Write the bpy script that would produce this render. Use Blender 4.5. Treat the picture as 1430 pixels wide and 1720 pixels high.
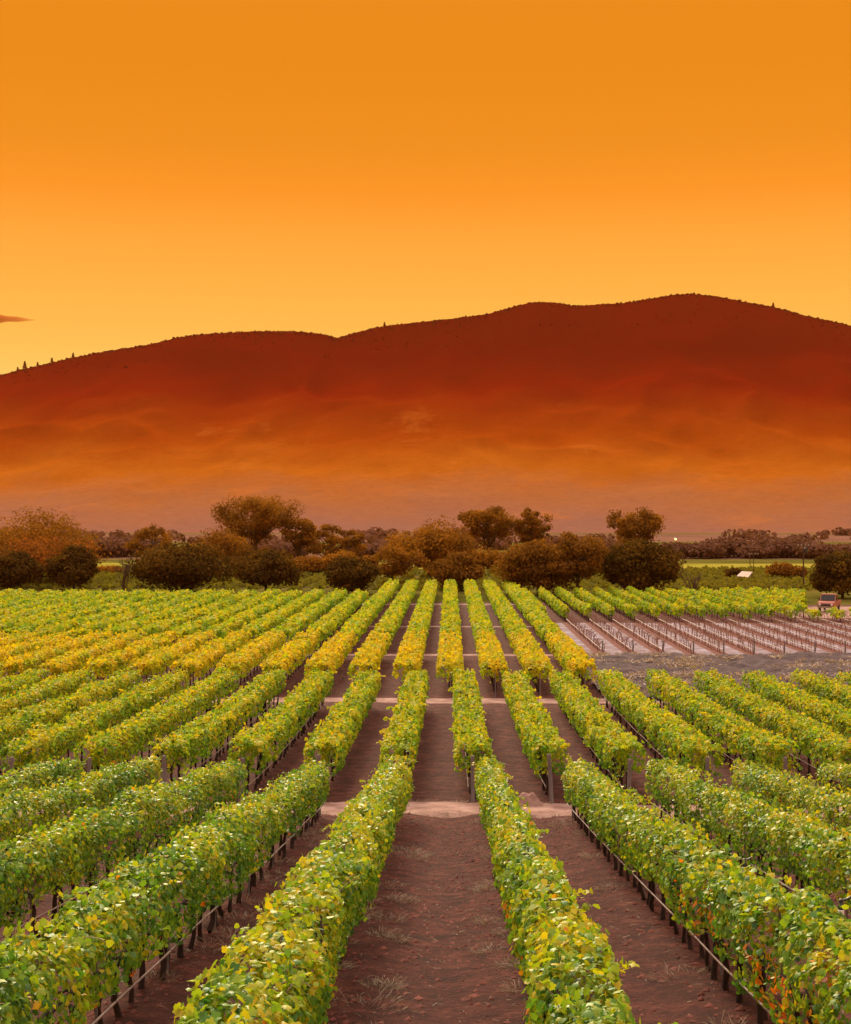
import bpy, math, random
import numpy as np

# ------------------------------------------------------------------ scene, camera, light
for o in list(bpy.data.objects):
    bpy.data.objects.remove(o)
scene = bpy.context.scene
COL = scene.collection
R = math.radians
H = 10.9            # camera height above the valley floor (m)
F = 2400.0          # focal length in photo pixels (1430 x 1720)
VX, VY = 757.0, 870.0   # where the rows (+Y) and the horizon meet in the photo

cam = bpy.data.cameras.new('camera')
cam.sensor_fit = 'VERTICAL'
cam.sensor_height = 36.0
cam.lens = 36.0 * F / 1720.0
cam.clip_start = 0.3
cam.clip_end = 20000
camo = bpy.data.objects.new('camera', cam)
COL.objects.link(camo)
camo.location = (0, 0, H)
camo.rotation_euler = (R(90) + math.atan((VY - 860) / F), 0, math.atan((VX - 715) / F))
scene.camera = camo

EXPO = 1.0
vs = scene.view_settings
vs.view_transform = 'Standard'
vs.look = 'None'
vs.gamma = 1.0
vs.use_curve_mapping = False
vs.exposure = EXPO
SUN_EL, SUN_AZ = 32.0, -12.0     # degrees; azimuth measured from +Y (ahead), negative = to the left


def lin(r, g, b):
    f = lambda c: (c / 255 / 12.92) if c / 255 <= 0.04045 else ((c / 255 + 0.055) / 1.055) ** 2.4
    return (f(r), f(g), f(b), 1.0)


world = bpy.data.worlds.new('World')
scene.world = world
world.use_nodes = True
nt = world.node_tree
nt.nodes.clear()
W = nt.nodes.new
wout = W('ShaderNodeOutputWorld')
bg = W('ShaderNodeBackground')
tc = W('ShaderNodeTexCoord')
sep = W('ShaderNodeSeparateXYZ')
ramp = W('ShaderNodeValToRGB')
nt.links.new(tc.outputs['Generated'], sep.inputs[0])
nt.links.new(sep.outputs['Z'], ramp.inputs[0])
skyk = 1.0 / 2 ** EXPO


def skycol(r, g, b, k=1.0):
    c = lin(r, g, b)
    return (c[0] * skyk * k, c[1] * skyk * k, c[2] * skyk * k, 1)


stops = [(0.0, skycol(255, 212, 112)), (0.10, skycol(255, 206, 100)), (0.13, skycol(255, 192, 82)), (0.165, skycol(255, 180, 70)),
         (0.195, skycol(255, 168, 58)), (0.222, skycol(253, 152, 40)), (0.25, skycol(241, 146, 32)), (0.30, skycol(234, 140, 24)),
         (0.36, skycol(234, 140, 28)), (0.50, skycol(240, 186, 136, 1.45)), (0.70, skycol(236, 216, 204, 2.1)), (1.0, skycol(232, 220, 222, 2.35))]
els = ramp.color_ramp.elements
els[0].position, els[0].color = stops[0]
els[1].position, els[1].color = stops[-1]
for p, c in stops[1:-1]:
    e = els.new(p)
    e.color = c
# the dusk blue of the upper sky comes from the physical sky
sky = W('ShaderNodeTexSky')
sky.sky_type = 'NISHITA'
sky.sun_disc = False
sky.sun_elevation = R(SUN_EL)
sky.sun_rotation = R(SUN_AZ)
sky.dust_density = 6.0
mr = W('ShaderNodeMapRange')
mr.interpolation_type = 'SMOOTHSTEP'
mr.inputs['From Min'].default_value = 0.40
mr.inputs['From Max'].default_value = 0.90
mr.inputs['To Min'].default_value = 0.0
mr.inputs['To Max'].default_value = 0.03
nt.links.new(sep.outputs['Z'], mr.inputs['Value'])
sc_ = W('ShaderNodeVectorMath')
sc_.operation = 'SCALE'
nt.links.new(sky.outputs[0], sc_.inputs[0])
nt.links.new(mr.outputs[0], sc_.inputs['Scale'])
ad = W('ShaderNodeVectorMath')
ad.operation = 'ADD'
nt.links.new(ramp.outputs[0], ad.inputs[0])
nt.links.new(sc_.outputs[0], ad.inputs[1])
nt.links.new(ad.outputs[0], bg.inputs[0])
bg.inputs[1].default_value = 1.0
nt.links.new(bg.outputs[0], wout.inputs[0])

sun = bpy.data.lights.new('sun', 'SUN')
sun.energy = 2.7
sun.angle = R(18)
sun.color = (1.0, 0.83, 0.56)
suno = bpy.data.objects.new('sun', sun)
COL.objects.link(suno)
suno.location = (0, 0, 60)
suno.rotation_euler = (R(90 - SUN_EL), 0, R(180 - SUN_AZ))

scene.render.engine = 'CYCLES'
cy = scene.cycles
cy.max_bounces = 6
cy.diffuse_bounces = 3
cy.glossy_bounces = 2
cy.transmission_bounces = 4
cy.volume_bounces = 1
cy.transparent_max_bounces = 8
cy.use_denoising = True

# ------------------------------------------------------------------ helpers
S = 2.75      # row spacing of the leafy blocks
S2 = 2.40     # row spacing of the right-hand far blocks
_hy = np.array([-80, 0, 12, 19, 28, 38, 49, 60, 72, 86, 100, 4000.])
_hd = np.array([2.0, 4.45, 5.80, 6.58, 7.66, 8.85, 10.03, 10.52, 10.78, 10.9, 10.9, 10.9])


def gz(y):
    """ground height of the slope and valley floor (smoothed)"""
    y = np.asarray(y, float)
    a = 0
    for k, wgt in ((-4, .15), (-2, .2), (0, .3), (2, .2), (4, .15)):
        a = a + wgt * np.interp(y + k, _hy, _hd)
    return H - a


def wx(px, y):
    return (px - VX) / F * y


def wz(py, y):
    return H + (VY - py) / F * y


def gd(py):
    return H * F / (py - VY)      # distance on the flat valley floor


def rngf(seed):
    return np.random.default_rng(seed)


def vnoise(p, seed=0):
    """smooth value noise in [-1,1] for points (N,2) or (N,)"""
    p = np.asarray(p, float)
    if p.ndim == 1:
        p = np.stack([p, np.zeros_like(p) + 0.37], -1)
    i = np.floor(p).astype(np.int64)
    f = p - i
    f = f * f * (3 - 2 * f)

    def h(a, b):
        n = (a * 374761393 + b * 668265263 + seed * 974711) & 0x7fffffff
        n = ((n ^ (n >> 13)) * 1274126177) & 0x7fffffff
        return ((n ^ (n >> 16)) & 0xffff) / 32767.5 - 1
    a = h(i[:, 0], i[:, 1])
    b = h(i[:, 0] + 1, i[:, 1])
    c = h(i[:, 0], i[:, 1] + 1)
    d = h(i[:, 0] + 1, i[:, 1] + 1)
    return (a * (1 - f[:, 0]) + b * f[:, 0]) * (1 - f[:, 1]) + (c * (1 - f[:, 0]) + d * f[:, 0]) * f[:, 1]


def fbm(p, octaves=4, seed=0):
    a, s, t = 1.0, 0, 0
    p = np.asarray(p, float)
    for k in range(octaves):
        s = s + a * vnoise(p * 2 ** k, seed + k * 17)
        t += a
        a *= 0.5
    return s / t


def np_mesh(name, V, Fs, mat=None, tint=None, smooth=False):
    me = bpy.data.meshes.new(name)
    V = np.ascontiguousarray(V, np.float32)
    Fs = np.ascontiguousarray(Fs, np.int32)
    n, k = Fs.shape
    me.vertices.add(len(V))
    me.vertices.foreach_set('co', V.ravel())
    me.loops.add(n * k)
    me.loops.foreach_set('vertex_index', Fs.ravel())
    me.polygons.add(n)
    me.polygons.foreach_set('loop_start', np.arange(0, n * k, k, dtype=np.int32))
    if smooth:
        me.polygons.foreach_set('use_smooth', np.ones(n, bool))
    if tint is not None:
        at = me.attributes.new('tint', 'FLOAT', 'POINT')
        at.data.foreach_set('value', np.ascontiguousarray(tint, np.float32))
    me.update(calc_edges=True)
    if mat:
        me.materials.append(mat)
    return me


def link(name, me, parent=None, loc=(0, 0, 0), rot=(0, 0, 0), scale=(1, 1, 1)):
    o = bpy.data.objects.new(name, me)
    COL.objects.link(o)
    o.location, o.rotation_euler, o.scale = loc, rot, scale
    if parent:
        o.parent = parent
    return o


def thing(name, label, cat, loc=(0, 0, 0), rz=0, group=None):
    o = link(name, None, loc=loc, rot=(0, 0, rz))
    o.empty_display_size = 0.3
    return tag(o, label, cat, group)


def tag(o, label, cat, group=None):
    o['label'] = label
    o['category'] = cat
    if group:
        o['group'] = group
    return o


def struct(name, me):
    o = link(name, me)
    o['kind'] = 'structure'
    return o


def stuff(o):
    o['kind'] = 'stuff'
    return o


class MB:
    """collects quads / tris as one mesh"""

    def __init__(s):
        s.v, s.f, s.n = [], [], 0

    def add(s, V, Fs):
        V = np.asarray(V, float)
        s.v.append(V)
        s.f.extend([tuple(int(i) + s.n for i in f) for f in Fs])
        s.n += len(V)
        return s

    def box(s, c, d, rz=0, taper=1.0, bev=0.0):
        x, y, z = np.array(d) / 2
        pts = np.array([[sx * x * (taper if sz > 0 else 1), sy * y * (taper if sz > 0 else 1), sz * z] for sz in (-1, 1) for sx, sy in ((-1, -1), (1, -1), (1, 1), (-1, 1))])
        ca, sa = math.cos(rz), math.sin(rz)
        pts[:, :2] = pts[:, :2] @ np.array([[ca, sa], [-sa, ca]])
        return s.add(pts + np.array(c), [(3, 2, 1, 0), (4, 5, 6, 7), (0, 1, 5, 4), (1, 2, 6, 5), (2, 3, 7, 6), (3, 0, 4, 7)])

    def tube(s, P, r, k=6, cap=True):
        V, Fs = tube(P, r, k)
        m = len(P)
        Fs = [tuple(f) for f in Fs]
        if cap:
            Fs.append(tuple(range(k))[::-1])
            Fs.append(tuple(range((m - 1) * k, m * k)))
        return s.add(V, Fs)

    def prism(s, prof, x0, x1):
        """profile (y,z) extruded along x"""
        n = len(prof)
        V = [(x0, y, z) for y, z in prof] + [(x1, y, z) for y, z in prof]
        Fs = [tuple(range(n)), tuple(range(2 * n - 1, n - 1, -1))] + [(i, i + n, (i + 1) % n + n, (i + 1) % n) for i in range(n)]
        return s.add(V, Fs)

    def lathe(s, prof, c=(0, 0, 0), k=12, axis='z'):
        V, Fs = [], []
        for r, z in prof:
            for i in range(k):
                a = 2 * math.pi * i / k
                p = (r * math.cos(a), r * math.sin(a), z)
                V.append(p if axis == 'z' else (p[2], p[0], p[1]))
        m = len(prof)
        for j in range(m - 1):
            for i in range(k):
                Fs.append((j * k + i, j * k + (i + 1) % k, (j + 1) * k + (i + 1) % k, (j + 1) * k + i))
        return s.add(np.array(V) + np.array(c), Fs)

    def mesh(s, name, mat, smooth=False, tint=None):
        me = bpy.data.meshes.new(name)
        V = np.concatenate(s.v)
        me.from_pydata(V.tolist(), [], s.f)
        if smooth:
            me.polygons.foreach_set('use_smooth', np.ones(len(me.polygons), bool))
        me.materials.append(mat)
        if tint is not None:
            at = me.attributes.new('tint', 'FLOAT', 'POINT')
            at.data.foreach_set('value', np.full(len(V), tint, np.float32))
        me.update()
        return me


def tube(P, r, k=6):
    P = np.asarray(P, float)
    m = len(P)
    r = np.broadcast_to(np.asarray(r, float), (m,))
    T = np.gradient(P, axis=0)
    T /= np.linalg.norm(T, axis=1, keepdims=True) + 1e-9
    up = np.where(np.abs(T[:, 2:3]) > 0.9, np.array([[1., 0, 0]]), np.array([[0, 0, 1.]]))
    A = np.cross(T, up)
    A /= np.linalg.norm(A, axis=1, keepdims=True) + 1e-9
    B = np.cross(T, A)
    a = np.arange(k) * 2 * math.pi / k
    V = P[:, None] + r[:, None, None] * (np.cos(a)[None, :, None] * A[:, None] + np.sin(a)[None, :, None] * B[:, None])
    i = np.arange(m - 1)[:, None] * k
    j = np.arange(k)[None]
    jn = (j + 1) % k
    Fs = np.stack([i + j, i + jn, i + k + jn, i + k + j], -1).reshape(-1, 4)
    return V.reshape(-1, 3), Fs


# ------------------------------------------------------------------ materials
def newmat(name):
    m = bpy.data.materials.new(name)
    m.use_nodes = True
    m.node_tree.nodes.clear()
    return m, m.node_tree.nodes.new, m.node_tree.links.new


def leaf_mat(name, cols, rough=0.42, trans=0.35, spec=0.5, tcol=(1.25, 1.2, 0.5)):
    m, N, L = newmat(name)
    out = N('ShaderNodeOutputMaterial')
    at = N('ShaderNodeAttribute')
    at.attribute_name = 'tint'
    rp = N('ShaderNodeValToRGB')
    e = rp.color_ramp.elements
    e[0].position, e[0].color = cols[0][0], (*cols[0][1], 1)
    e[1].position, e[1].color = cols[-1][0], (*cols[-1][1], 1)
    for p, c in cols[1:-1]:
        x = e.new(p)
        x.color = (*c, 1)
    L(at.outputs['Fac'], rp.inputs[0])
    pb = N('ShaderNodeBsdfPrincipled')
    pb.inputs['Roughness'].default_value = rough
    pb.inputs['Specular IOR Level'].default_value = spec
    L(rp.outputs[0], pb.inputs['Base Color'])
    tr = N('ShaderNodeBsdfTranslucent')
    ml = N('ShaderNodeMix')
    ml.data_type = 'RGBA'
    ml.blend_type = 'MULTIPLY'
    ml.inputs['Factor'].default_value = 1.0
    L(rp.outputs[0], ml.inputs['A'])
    ml.inputs['B'].default_value = (*tcol, 1)
    L(ml.outputs['Result'], tr.inputs[0])
    mx = N('ShaderNodeMixShader')
    mx.inputs[0].default_value = trans
    L(pb.outputs[0], mx.inputs[1])
    L(tr.outputs[0], mx.inputs[2])
    L(mx.outputs[0], out.inputs[0])
    return m


def surf(name, cols, scale=3.0, detail=6.0, rough=0.9, nrough=0.65, bump=0.0, bscale=20.0, spec=0.2, stretch=(1, 1, 1), dist=0.0, metal=0.0):
    """noise-mottled surface; cols = [(pos, rgb)...]"""
    m, N, L = newmat(name)
    out = N('ShaderNodeOutputMaterial')
    tcn = N('ShaderNodeTexCoord')
    mp = N('ShaderNodeMapping')
    mp.inputs['Scale'].default_value = stretch
    L(tcn.outputs['Object'], mp.inputs[0])
    nz = N('ShaderNodeTexNoise')
    nz.inputs['Scale'].default_value = scale
    nz.inputs['Detail'].default_value = detail
    nz.inputs['Roughness'].default_value = nrough
    nz.inputs['Distortion'].default_value = dist
    L(mp.outputs[0], nz.inputs['Vector'])
    rp = N('ShaderNodeValToRGB')
    e = rp.color_ramp.elements
    e[0].position, e[0].color = cols[0][0], (*cols[0][1], 1)
    e[1].position, e[1].color = cols[-1][0], (*cols[-1][1], 1)
    for p, c in cols[1:-1]:
        x = e.new(p)
        x.color = (*c, 1)
    L(nz.outputs['Fac'], rp.inputs[0])
    pb = N('ShaderNodeBsdfPrincipled')
    pb.inputs['Roughness'].default_value = rough
    pb.inputs['Metallic'].default_value = metal
    pb.inputs['Specular IOR Level'].default_value = spec
    L(rp.outputs[0], pb.inputs['Base Color'])
    if bump:
        n2 = N('ShaderNodeTexNoise')
        n2.inputs['Scale'].default_value = bscale
        n2.inputs['Detail'].default_value = 8.0
        n2.inputs['Roughness'].default_value = 0.7
        L(mp.outputs[0], n2.inputs['Vector'])
        bp = N('ShaderNodeBump')
        bp.inputs['Strength'].default_value = 1.0
        bp.inputs['Distance'].default_value = bump
        L(n2.outputs['Fac'], bp.inputs['Height'])
        L(bp.outputs[0], pb.inputs['Normal'])
    L(pb.outputs[0], out.inputs[0])
    return m


VINE = [(0.0, (.040, .12, .026)), (0.25, (.095, .23, .026)), (0.45, (.22, .35, .022)), (0.62, (.40, .43, .020)),
        (0.78, (.58, .43, .020)), (0.90, (.62, .27, .02)), (1.0, (.58, .11, .015))]
M_vine = leaf_mat('vine_leaf', VINE, rough=0.45, trans=0.44, spec=.30)
M_vmid = leaf_mat('vine_leaf_middle', VINE, rough=0.6, trans=0.45, spec=0.12)
M_vfar = leaf_mat('vine_leaf_matt', VINE, rough=0.65, trans=0.42, spec=0.05)
M_soil = surf('soil', [(0.34, (.020, .0042, .0030)), (0.5, (.078, .0175, .0120)), (0.66, (.19, .050, .034))], scale=1.6, detail=12, nrough=.82, rough=0.95, bump=0.16, bscale=9)
M_path = surf('pale_path', [(0.3, (.14, .065, .048)), (0.55, (.29, .165, .130)), (0.75, (.40, .27, .22))], scale=1.2, detail=10, rough=0.95, bump=0.05, bscale=8)
M_tilled = surf('tilled_soil', [(0.3, (.035, .020, .022)), (0.55, (.075, .046, .049)), (0.75, (.15, .10, .095))], scale=0.9, detail=10, rough=0.95, bump=0.25, bscale=2.0)
M_pale = surf('pale_ground', [(0.36, (.11, .055, .050)), (0.52, (.185, .135, .16)), (0.7, (.29, .255, .33))], scale=0.5, detail=8, rough=0.9, bump=0.04, bscale=5)
M_field = surf('field', [(0.3, (.05, .05, .012)), (0.5, (.095, .085, .016)), (0.7, (.15, .105, .022))], scale=0.06, detail=8, rough=0.95, bump=0.4, bscale=0.6, spec=0.0)
M_stubble = surf('dry_field', [(0.3, (.10, .05, .035)), (0.6, (.17, .085, .055))], scale=0.02, detail=8, rough=0.95, spec=0.0)
M_mead = surf('yellow_meadow', [(0.3, (.16, .16, .02)), (0.6, (.26, .21, .03))], scale=0.05, detail=8, rough=0.95, spec=0.0)
M_bark = surf('bark', [(0.3, (.022, .012, .010)), (0.7, (.065, .038, .032))], scale=9, rough=0.95, bump=0.02, bscale=30, stretch=(1, 1, .3))
M_treebark = surf('tree_bark', [(0.3, (.05, .028, .018)), (0.7, (.12, .07, .045))], scale=2, rough=0.95, bump=0.04, bscale=8, stretch=(1, 1, .3))
M_wood = surf('weathered_wood', [(0.3, (.12, .105, .11)), (0.7, (.25, .22, .225))], scale=7, rough=0.9, bump=0.01, bscale=40, stretch=(1, 1, .15))
M_barewood = surf('bare_vine_wood', [(0.3, (.13, .05, .04)), (0.7, (.36, .22, .18))], scale=4, rough=0.95)
M_hose = surf('drip_hose', [(0.3, (.20, .13, .12)), (0.7, (.32, .23, .21))], scale=5, rough=0.6, spec=0.4)
M_straw = leaf_mat('straw', [(0.0, (.13, .08, .05)), (0.5, (.28, .20, .13)), (1.0, (.46, .36, .27))], rough=0.7, trans=0.2, spec=0.2, tcol=(1, 1, .9))
M_clod = surf('soil_clod', [(0.3, (.05, .012, .0085)), (0.7, (.18, .050, .035))], scale=3, rough=0.95)
M_white = surf('white_paint', [(0.3, (.62, .60, .60)), (0.7, (.78, .76, .76))], scale=4, rough=0.5, spec=0.4)
M_dark = surf('dark_plastic', [(0.3, (.02, .02, .025)), (0.7, (.05, .05, .055))], scale=8, rough=0.45, spec=0.4)
M_crop = leaf_mat('far_crop_leaf', [(0.0, (.08, .075, .014)), (0.5, (.16, .14, .020)), (1.0, (.28, .20, .026))], rough=.7, trans=.35, spec=0.0)
M_tevg = leaf_mat('tree_dark', [(0.0, (.044, .025, .008)), (0.5, (.075, .042, .009)), (1.0, (.16, .078, .010))], rough=0.6, trans=0.2, spec=0.0)
M_toliv = leaf_mat('tree_olive_haze', [(0.0, (.13, .056, .012)), (0.5, (.23, .098, .014)), (1.0, (.37, .155, .016))], rough=0.6, trans=0.3, spec=0.0)  # foliage brown lightened so the colour imitates haze over the trees
M_torng = leaf_mat('tree_orange', [(0.0, (.06, .035, .008)), (0.5, (.17, .065, .012)), (1.0, (.34, .10, .018))], rough=0.6, trans=0.35, spec=0.0)
M_tfar = leaf_mat('tree_far_haze', [(0.0, (.12, .055, .036)), (0.5, (.15, .070, .045)), (1.0, (.18, .085, .052))], rough=0.7, trans=0.2, spec=0.0)  # distance haze mixed into this paler leaf colour

# ------------------------------------------------------------------ ground
def grid(xs, ys, zf):
    X, Y = np.meshgrid(xs, ys)
    Z = zf(X.ravel(), Y.ravel())
    V = np.stack([X.ravel(), Y.ravel(), Z], -1)
    nx, ny = len(xs), len(ys)
    i = np.arange(ny - 1)[:, None] * nx + np.arange(nx - 1)[None]
    Fs = np.stack([i, i + 1, i + nx + 1, i + nx], -1).reshape(-1, 4)
    return V, Fs


def axis(*segs):
    out = []
    for a, b, st in segs:
        out.append(np.arange(a, b, st))
    return np.unique(np.round(np.concatenate(out), 4))


def soil_z(x, y, lift=0.0):
    near = np.clip((125 - y) / 60, 0, 1)
    n = 0.035 * fbm(np.stack([x * 1.1, y * 1.1], -1), 3, 5) + 0.10 * vnoise(np.stack([x * .13, y * .11], -1), 9)
    # a low berm under the near rows
    ph = np.cos(2 * math.pi * (x / S - 0.445))
    b = 0.07 * ph * ((y < 47.3) & (y > 0))
    return gz(y) + (n + b) * near - 0.04 + lift


xs = axis((-1650, -200, 120), (-200, -60, 8), (-60, -18, 1.5), (-18, 16, 0.28), (16, 60, 1.5), (60, 200, 8), (200, 1651, 120))
ys = axis((-45, 6, 3), (6, 54, 0.28), (54, 125, 0.8), (125, 300, 8), (300, 2641, 130))
V, Fs = grid(xs, ys, soil_z)
struct('ground', np_mesh('ground', V, Fs, M_soil, smooth=True))


def sheet(name, x0, x1, y0, y1, mat, lift, dx=0.8, dy=0.5, rag=0.0, seed=1, lump=0.0):
    nx = max(2, int((x1 - x0) / dx) + 1)
    ny = max(2, int((y1 - y0) / dy) + 1)
    V, Fs = grid(np.linspace(x0, x1, nx), np.linspace(y0, y1, ny), lambda x, y: soil_z(x, y, lift))
    if rag:
        m = (V[:, 1] == y0) | (V[:, 1] == y1)
        V[m, 1] += rag * fbm(np.stack([V[m, 0] * .9, V[m, 1]], -1), 3, seed)
        V[:, 2] = soil_z(V[:, 0], V[:, 1], lift)
        if lump:
            V[:, 2] += lump * (.5 + fbm(np.stack([V[:, 0] * .8, V[:, 1] * .55], -1), 4, seed + 2))
        V[m, 2] -= lift + .06          # the edge dips under the soil
    return struct(name, np_mesh(name, V, Fs, mat, smooth=True))


sheet('path', -22, 20, 47.0, 50.5, M_path, 0.03, .25, .3, 0.35, 3, .06)
sheet('path', -34, 13, 84.2, 87.2, M_path, 0.02, .5, .4, 0.3, 4)
sheet('path', -42, 9.6, 113.0, 115.4, M_path, 0.02, .8, .5, 0.2, 5)
sheet('path', -50, 9.6, 142.6, 145.2, M_path, 0.02, 1, .6, 0.2, 6)
sheet('path', -60, 9.6, 179.0, 183.0, M_path, 0.02, 1, .8, 0.2, 7)
sheet('tilled_ground', 9.3, 66, 85.5, 113.3, M_tilled, 0.035, .35, .35, 0.5, 8, .38)
sheet('pale_ground', 8.6, 80, 113.3, 149.5, M_pale, 0.05, .8, .8, 0.2, 9)
sheet('grass_field', -700, 700, 224, 1020, M_field, 0.06, 50, 40)
sheet('grass_verge', -110, 37, 184, 224.5, M_field, 0.045, 3, 2.5, 0.8, 17)
sheet('grass_verge', 37, 130, 179, 224.5, M_field, 0.045, 3, 2.5, 0.8, 18)
sheet('meadow', 45, 260, 284, 345, M_mead, 0.12, 10, 6, 2.0, 11)
sheet('meadow', -190, 30, 300, 350, M_mead, 0.12, 10, 6, 2.0, 12)
sheet('dry_field', -320, 420, 372, 440, M_stubble, 0.12, 12, 8, 4.0, 13)
sheet('dry_field', -500, 500, 640, 960, M_stubble, 0.13, 25, 20, 8.0, 14)
sheet('dirt_road', 49, 160, 250, 258, M_path, 0.16, 4, 1.5, 0.4, 15)
sheet('dirt_yard', 37.5, 110, 156, 178, M_path, 0.05, 1.5, 1.5, 0.4, 16)

# ------------------------------------------------------------------ mountain
sil = np.array([(-2600, 800), (-1500, 742), (-700, 688), (-300, 655), (0, 628), (38, 618), (120, 599), (180, 588), (250, 577), (300, 565), (340, 560), (430, 555), (500, 556), (540, 560),
                (568, 567), (600, 557), (645, 547), (700, 541), (760, 535), (820, 527), (870, 513), (900, 507), (930, 508), (965, 514), (1000, 512),
                (1050, 509), (1085, 503), (1130, 496), (1160, 494), (1200, 498), (1250, 508), (1300, 517), (1350, 531), (1400, 542), (1430, 549), (1700, 600), (2200, 680), (3000, 770)], float)
YF, YR = 1000.0, 1900.0


def mount_h(x, y):
    px = VX + x / YR * F
    hr = H + (VY - np.interp(px, sil[:, 0], sil[:, 1])) / F * YR
    t = (y - YF) / (YR - YF)
    up = np.clip(t, 0, 1)
    f = 0.30 * up ** 1.05 + 0.70 * up ** 2.1
    back = np.clip((t - 1) / 0.7, 0, 1)
    f = f * (1 - back * back * (3 - 2 * back) * 0.99)
    g = np.clip(up * (1 - up) * 4, 0, 1)
    p = np.stack([x / 260., y / 420.], -1)
    rid = 1 - np.abs(fbm(p, 4, 31)) * 2
    spur = 52 * g * (rid - 0.55) + 9 * g * fbm(np.stack([x / 60., y / 70.], -1), 3, 77)
    return np.maximum(hr * f + spur * up, 0) - 1.2 * (t <= 0.002) - 0.3


xs = axis((-1600, -700, 40), (-700, 680, 5.0), (680, 1601, 40))
ys = axis((1000, 1860, 8), (1860, 1940, 4), (1940, 2561, 40))
V, Fs = grid(xs, ys, mount_h)


def mountain_mat():
    m, N, L = newmat('mountain_cover_haze')
    out = N('ShaderNodeOutputMaterial')
    g = N('ShaderNodeNewGeometry')
    sp = N('ShaderNodeSeparateXYZ')
    L(g.outputs['Position'], sp.inputs[0])
    # haze painted into the colour: red ridge fading through orange to a mauve foot
    nz = N('ShaderNodeTexNoise')
    nz.inputs['Scale'].default_value = 0.006
    nz.inputs['Detail'].default_value = 9
    nz.inputs['Roughness'].default_value = 0.68
    mp = N('ShaderNodeMapping')
    mp.inputs['Scale'].default_value = (1, .5, 1.4)
    L(g.outputs['Position'], mp.inputs[0])
    L(mp.outputs[0], nz.inputs['Vector'])
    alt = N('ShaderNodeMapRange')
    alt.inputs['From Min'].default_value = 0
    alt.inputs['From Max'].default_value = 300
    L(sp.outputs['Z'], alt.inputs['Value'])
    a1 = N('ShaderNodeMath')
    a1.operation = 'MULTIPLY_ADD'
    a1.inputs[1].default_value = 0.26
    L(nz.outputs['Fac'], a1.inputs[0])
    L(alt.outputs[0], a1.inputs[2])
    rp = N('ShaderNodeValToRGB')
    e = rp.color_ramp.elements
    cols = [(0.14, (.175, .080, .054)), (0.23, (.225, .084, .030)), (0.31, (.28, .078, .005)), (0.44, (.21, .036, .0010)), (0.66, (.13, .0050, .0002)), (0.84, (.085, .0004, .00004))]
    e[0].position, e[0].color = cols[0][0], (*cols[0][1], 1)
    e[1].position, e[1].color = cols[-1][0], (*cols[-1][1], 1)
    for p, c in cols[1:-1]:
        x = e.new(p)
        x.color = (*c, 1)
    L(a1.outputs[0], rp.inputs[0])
    # grassy clearings
    n2 = N('ShaderNodeTexNoise')
    n2.inputs['Scale'].default_value = 0.011
    n2.inputs['Detail'].default_value = 12
    n2.inputs['Roughness'].default_value = 0.68
    mp2 = N('ShaderNodeMapping')
    mp2.inputs['Scale'].default_value = (0.8, .45, 1.6)
    mp2.inputs['Location'].default_value = (13, 4, 2)
    L(g.outputs['Position'], mp2.inputs[0])
    L(mp2.outputs[0], n2.inputs['Vector'])
    st = N('ShaderNodeMapRange')
    st.inputs['From Min'].default_value = 0.58
    st.inputs['From Max'].default_value = 0.64
    st.inputs['To Max'].default_value = 0.24
    L(n2.outputs['Fac'], st.inputs['Value'])
    mid = N('ShaderNodeMapRange')
    mid.inputs['From Min'].default_value = 150
    mid.inputs['From Max'].default_value = 120
    L(sp.outputs['Z'], mid.inputs['Value'])
    mm = N('ShaderNodeMath')
    mm.operation = 'MULTIPLY'
    L(st.outputs[0], mm.inputs[0])
    L(mid.outputs[0], mm.inputs[1])
    mx = N('ShaderNodeMix')
    mx.data_type = 'RGBA'
    L(mm.outputs[0], mx.inputs['Factor'])
    L(rp.outputs[0], mx.inputs['A'])
    mx.inputs['B'].default_value = (.36, .11, .015, 1)
    # bushes too small to model: fine mottling
    n3 = N('ShaderNodeTexNoise')
    n3.inputs['Scale'].default_value = 0.11
    n3.inputs['Detail'].default_value = 5
    n3.inputs['Roughness'].default_value = 0.75
    L(g.outputs['Position'], n3.inputs['Vector'])
    v3 = N('ShaderNodeMapRange')
    v3.inputs['From Min'].default_value = 0.35
    v3.inputs['From Max'].default_value = 0.65
    v3.inputs['To Min'].default_value = 0.90
    v3.inputs['To Max'].default_value = 1.07
    L(n3.outputs['Fac'], v3.inputs['Value'])
    m3 = N('ShaderNodeVectorMath')
    m3.operation = 'SCALE'
    L(mx.outputs['Result'], m3.inputs[0])
    L(v3.outputs[0], m3.inputs['Scale'])
    pb = N('ShaderNodeBsdfPrincipled')
    pb.inputs['Roughness'].default_value = 1.0
    pb.inputs['Specular IOR Level'].default_value = 0.0
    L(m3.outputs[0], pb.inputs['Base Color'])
    L(pb.outputs[0], out.inputs[0])
    return m


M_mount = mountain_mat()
struct('mountain', np_mesh('mountain', V, Fs, M_mount, smooth=True))

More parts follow.
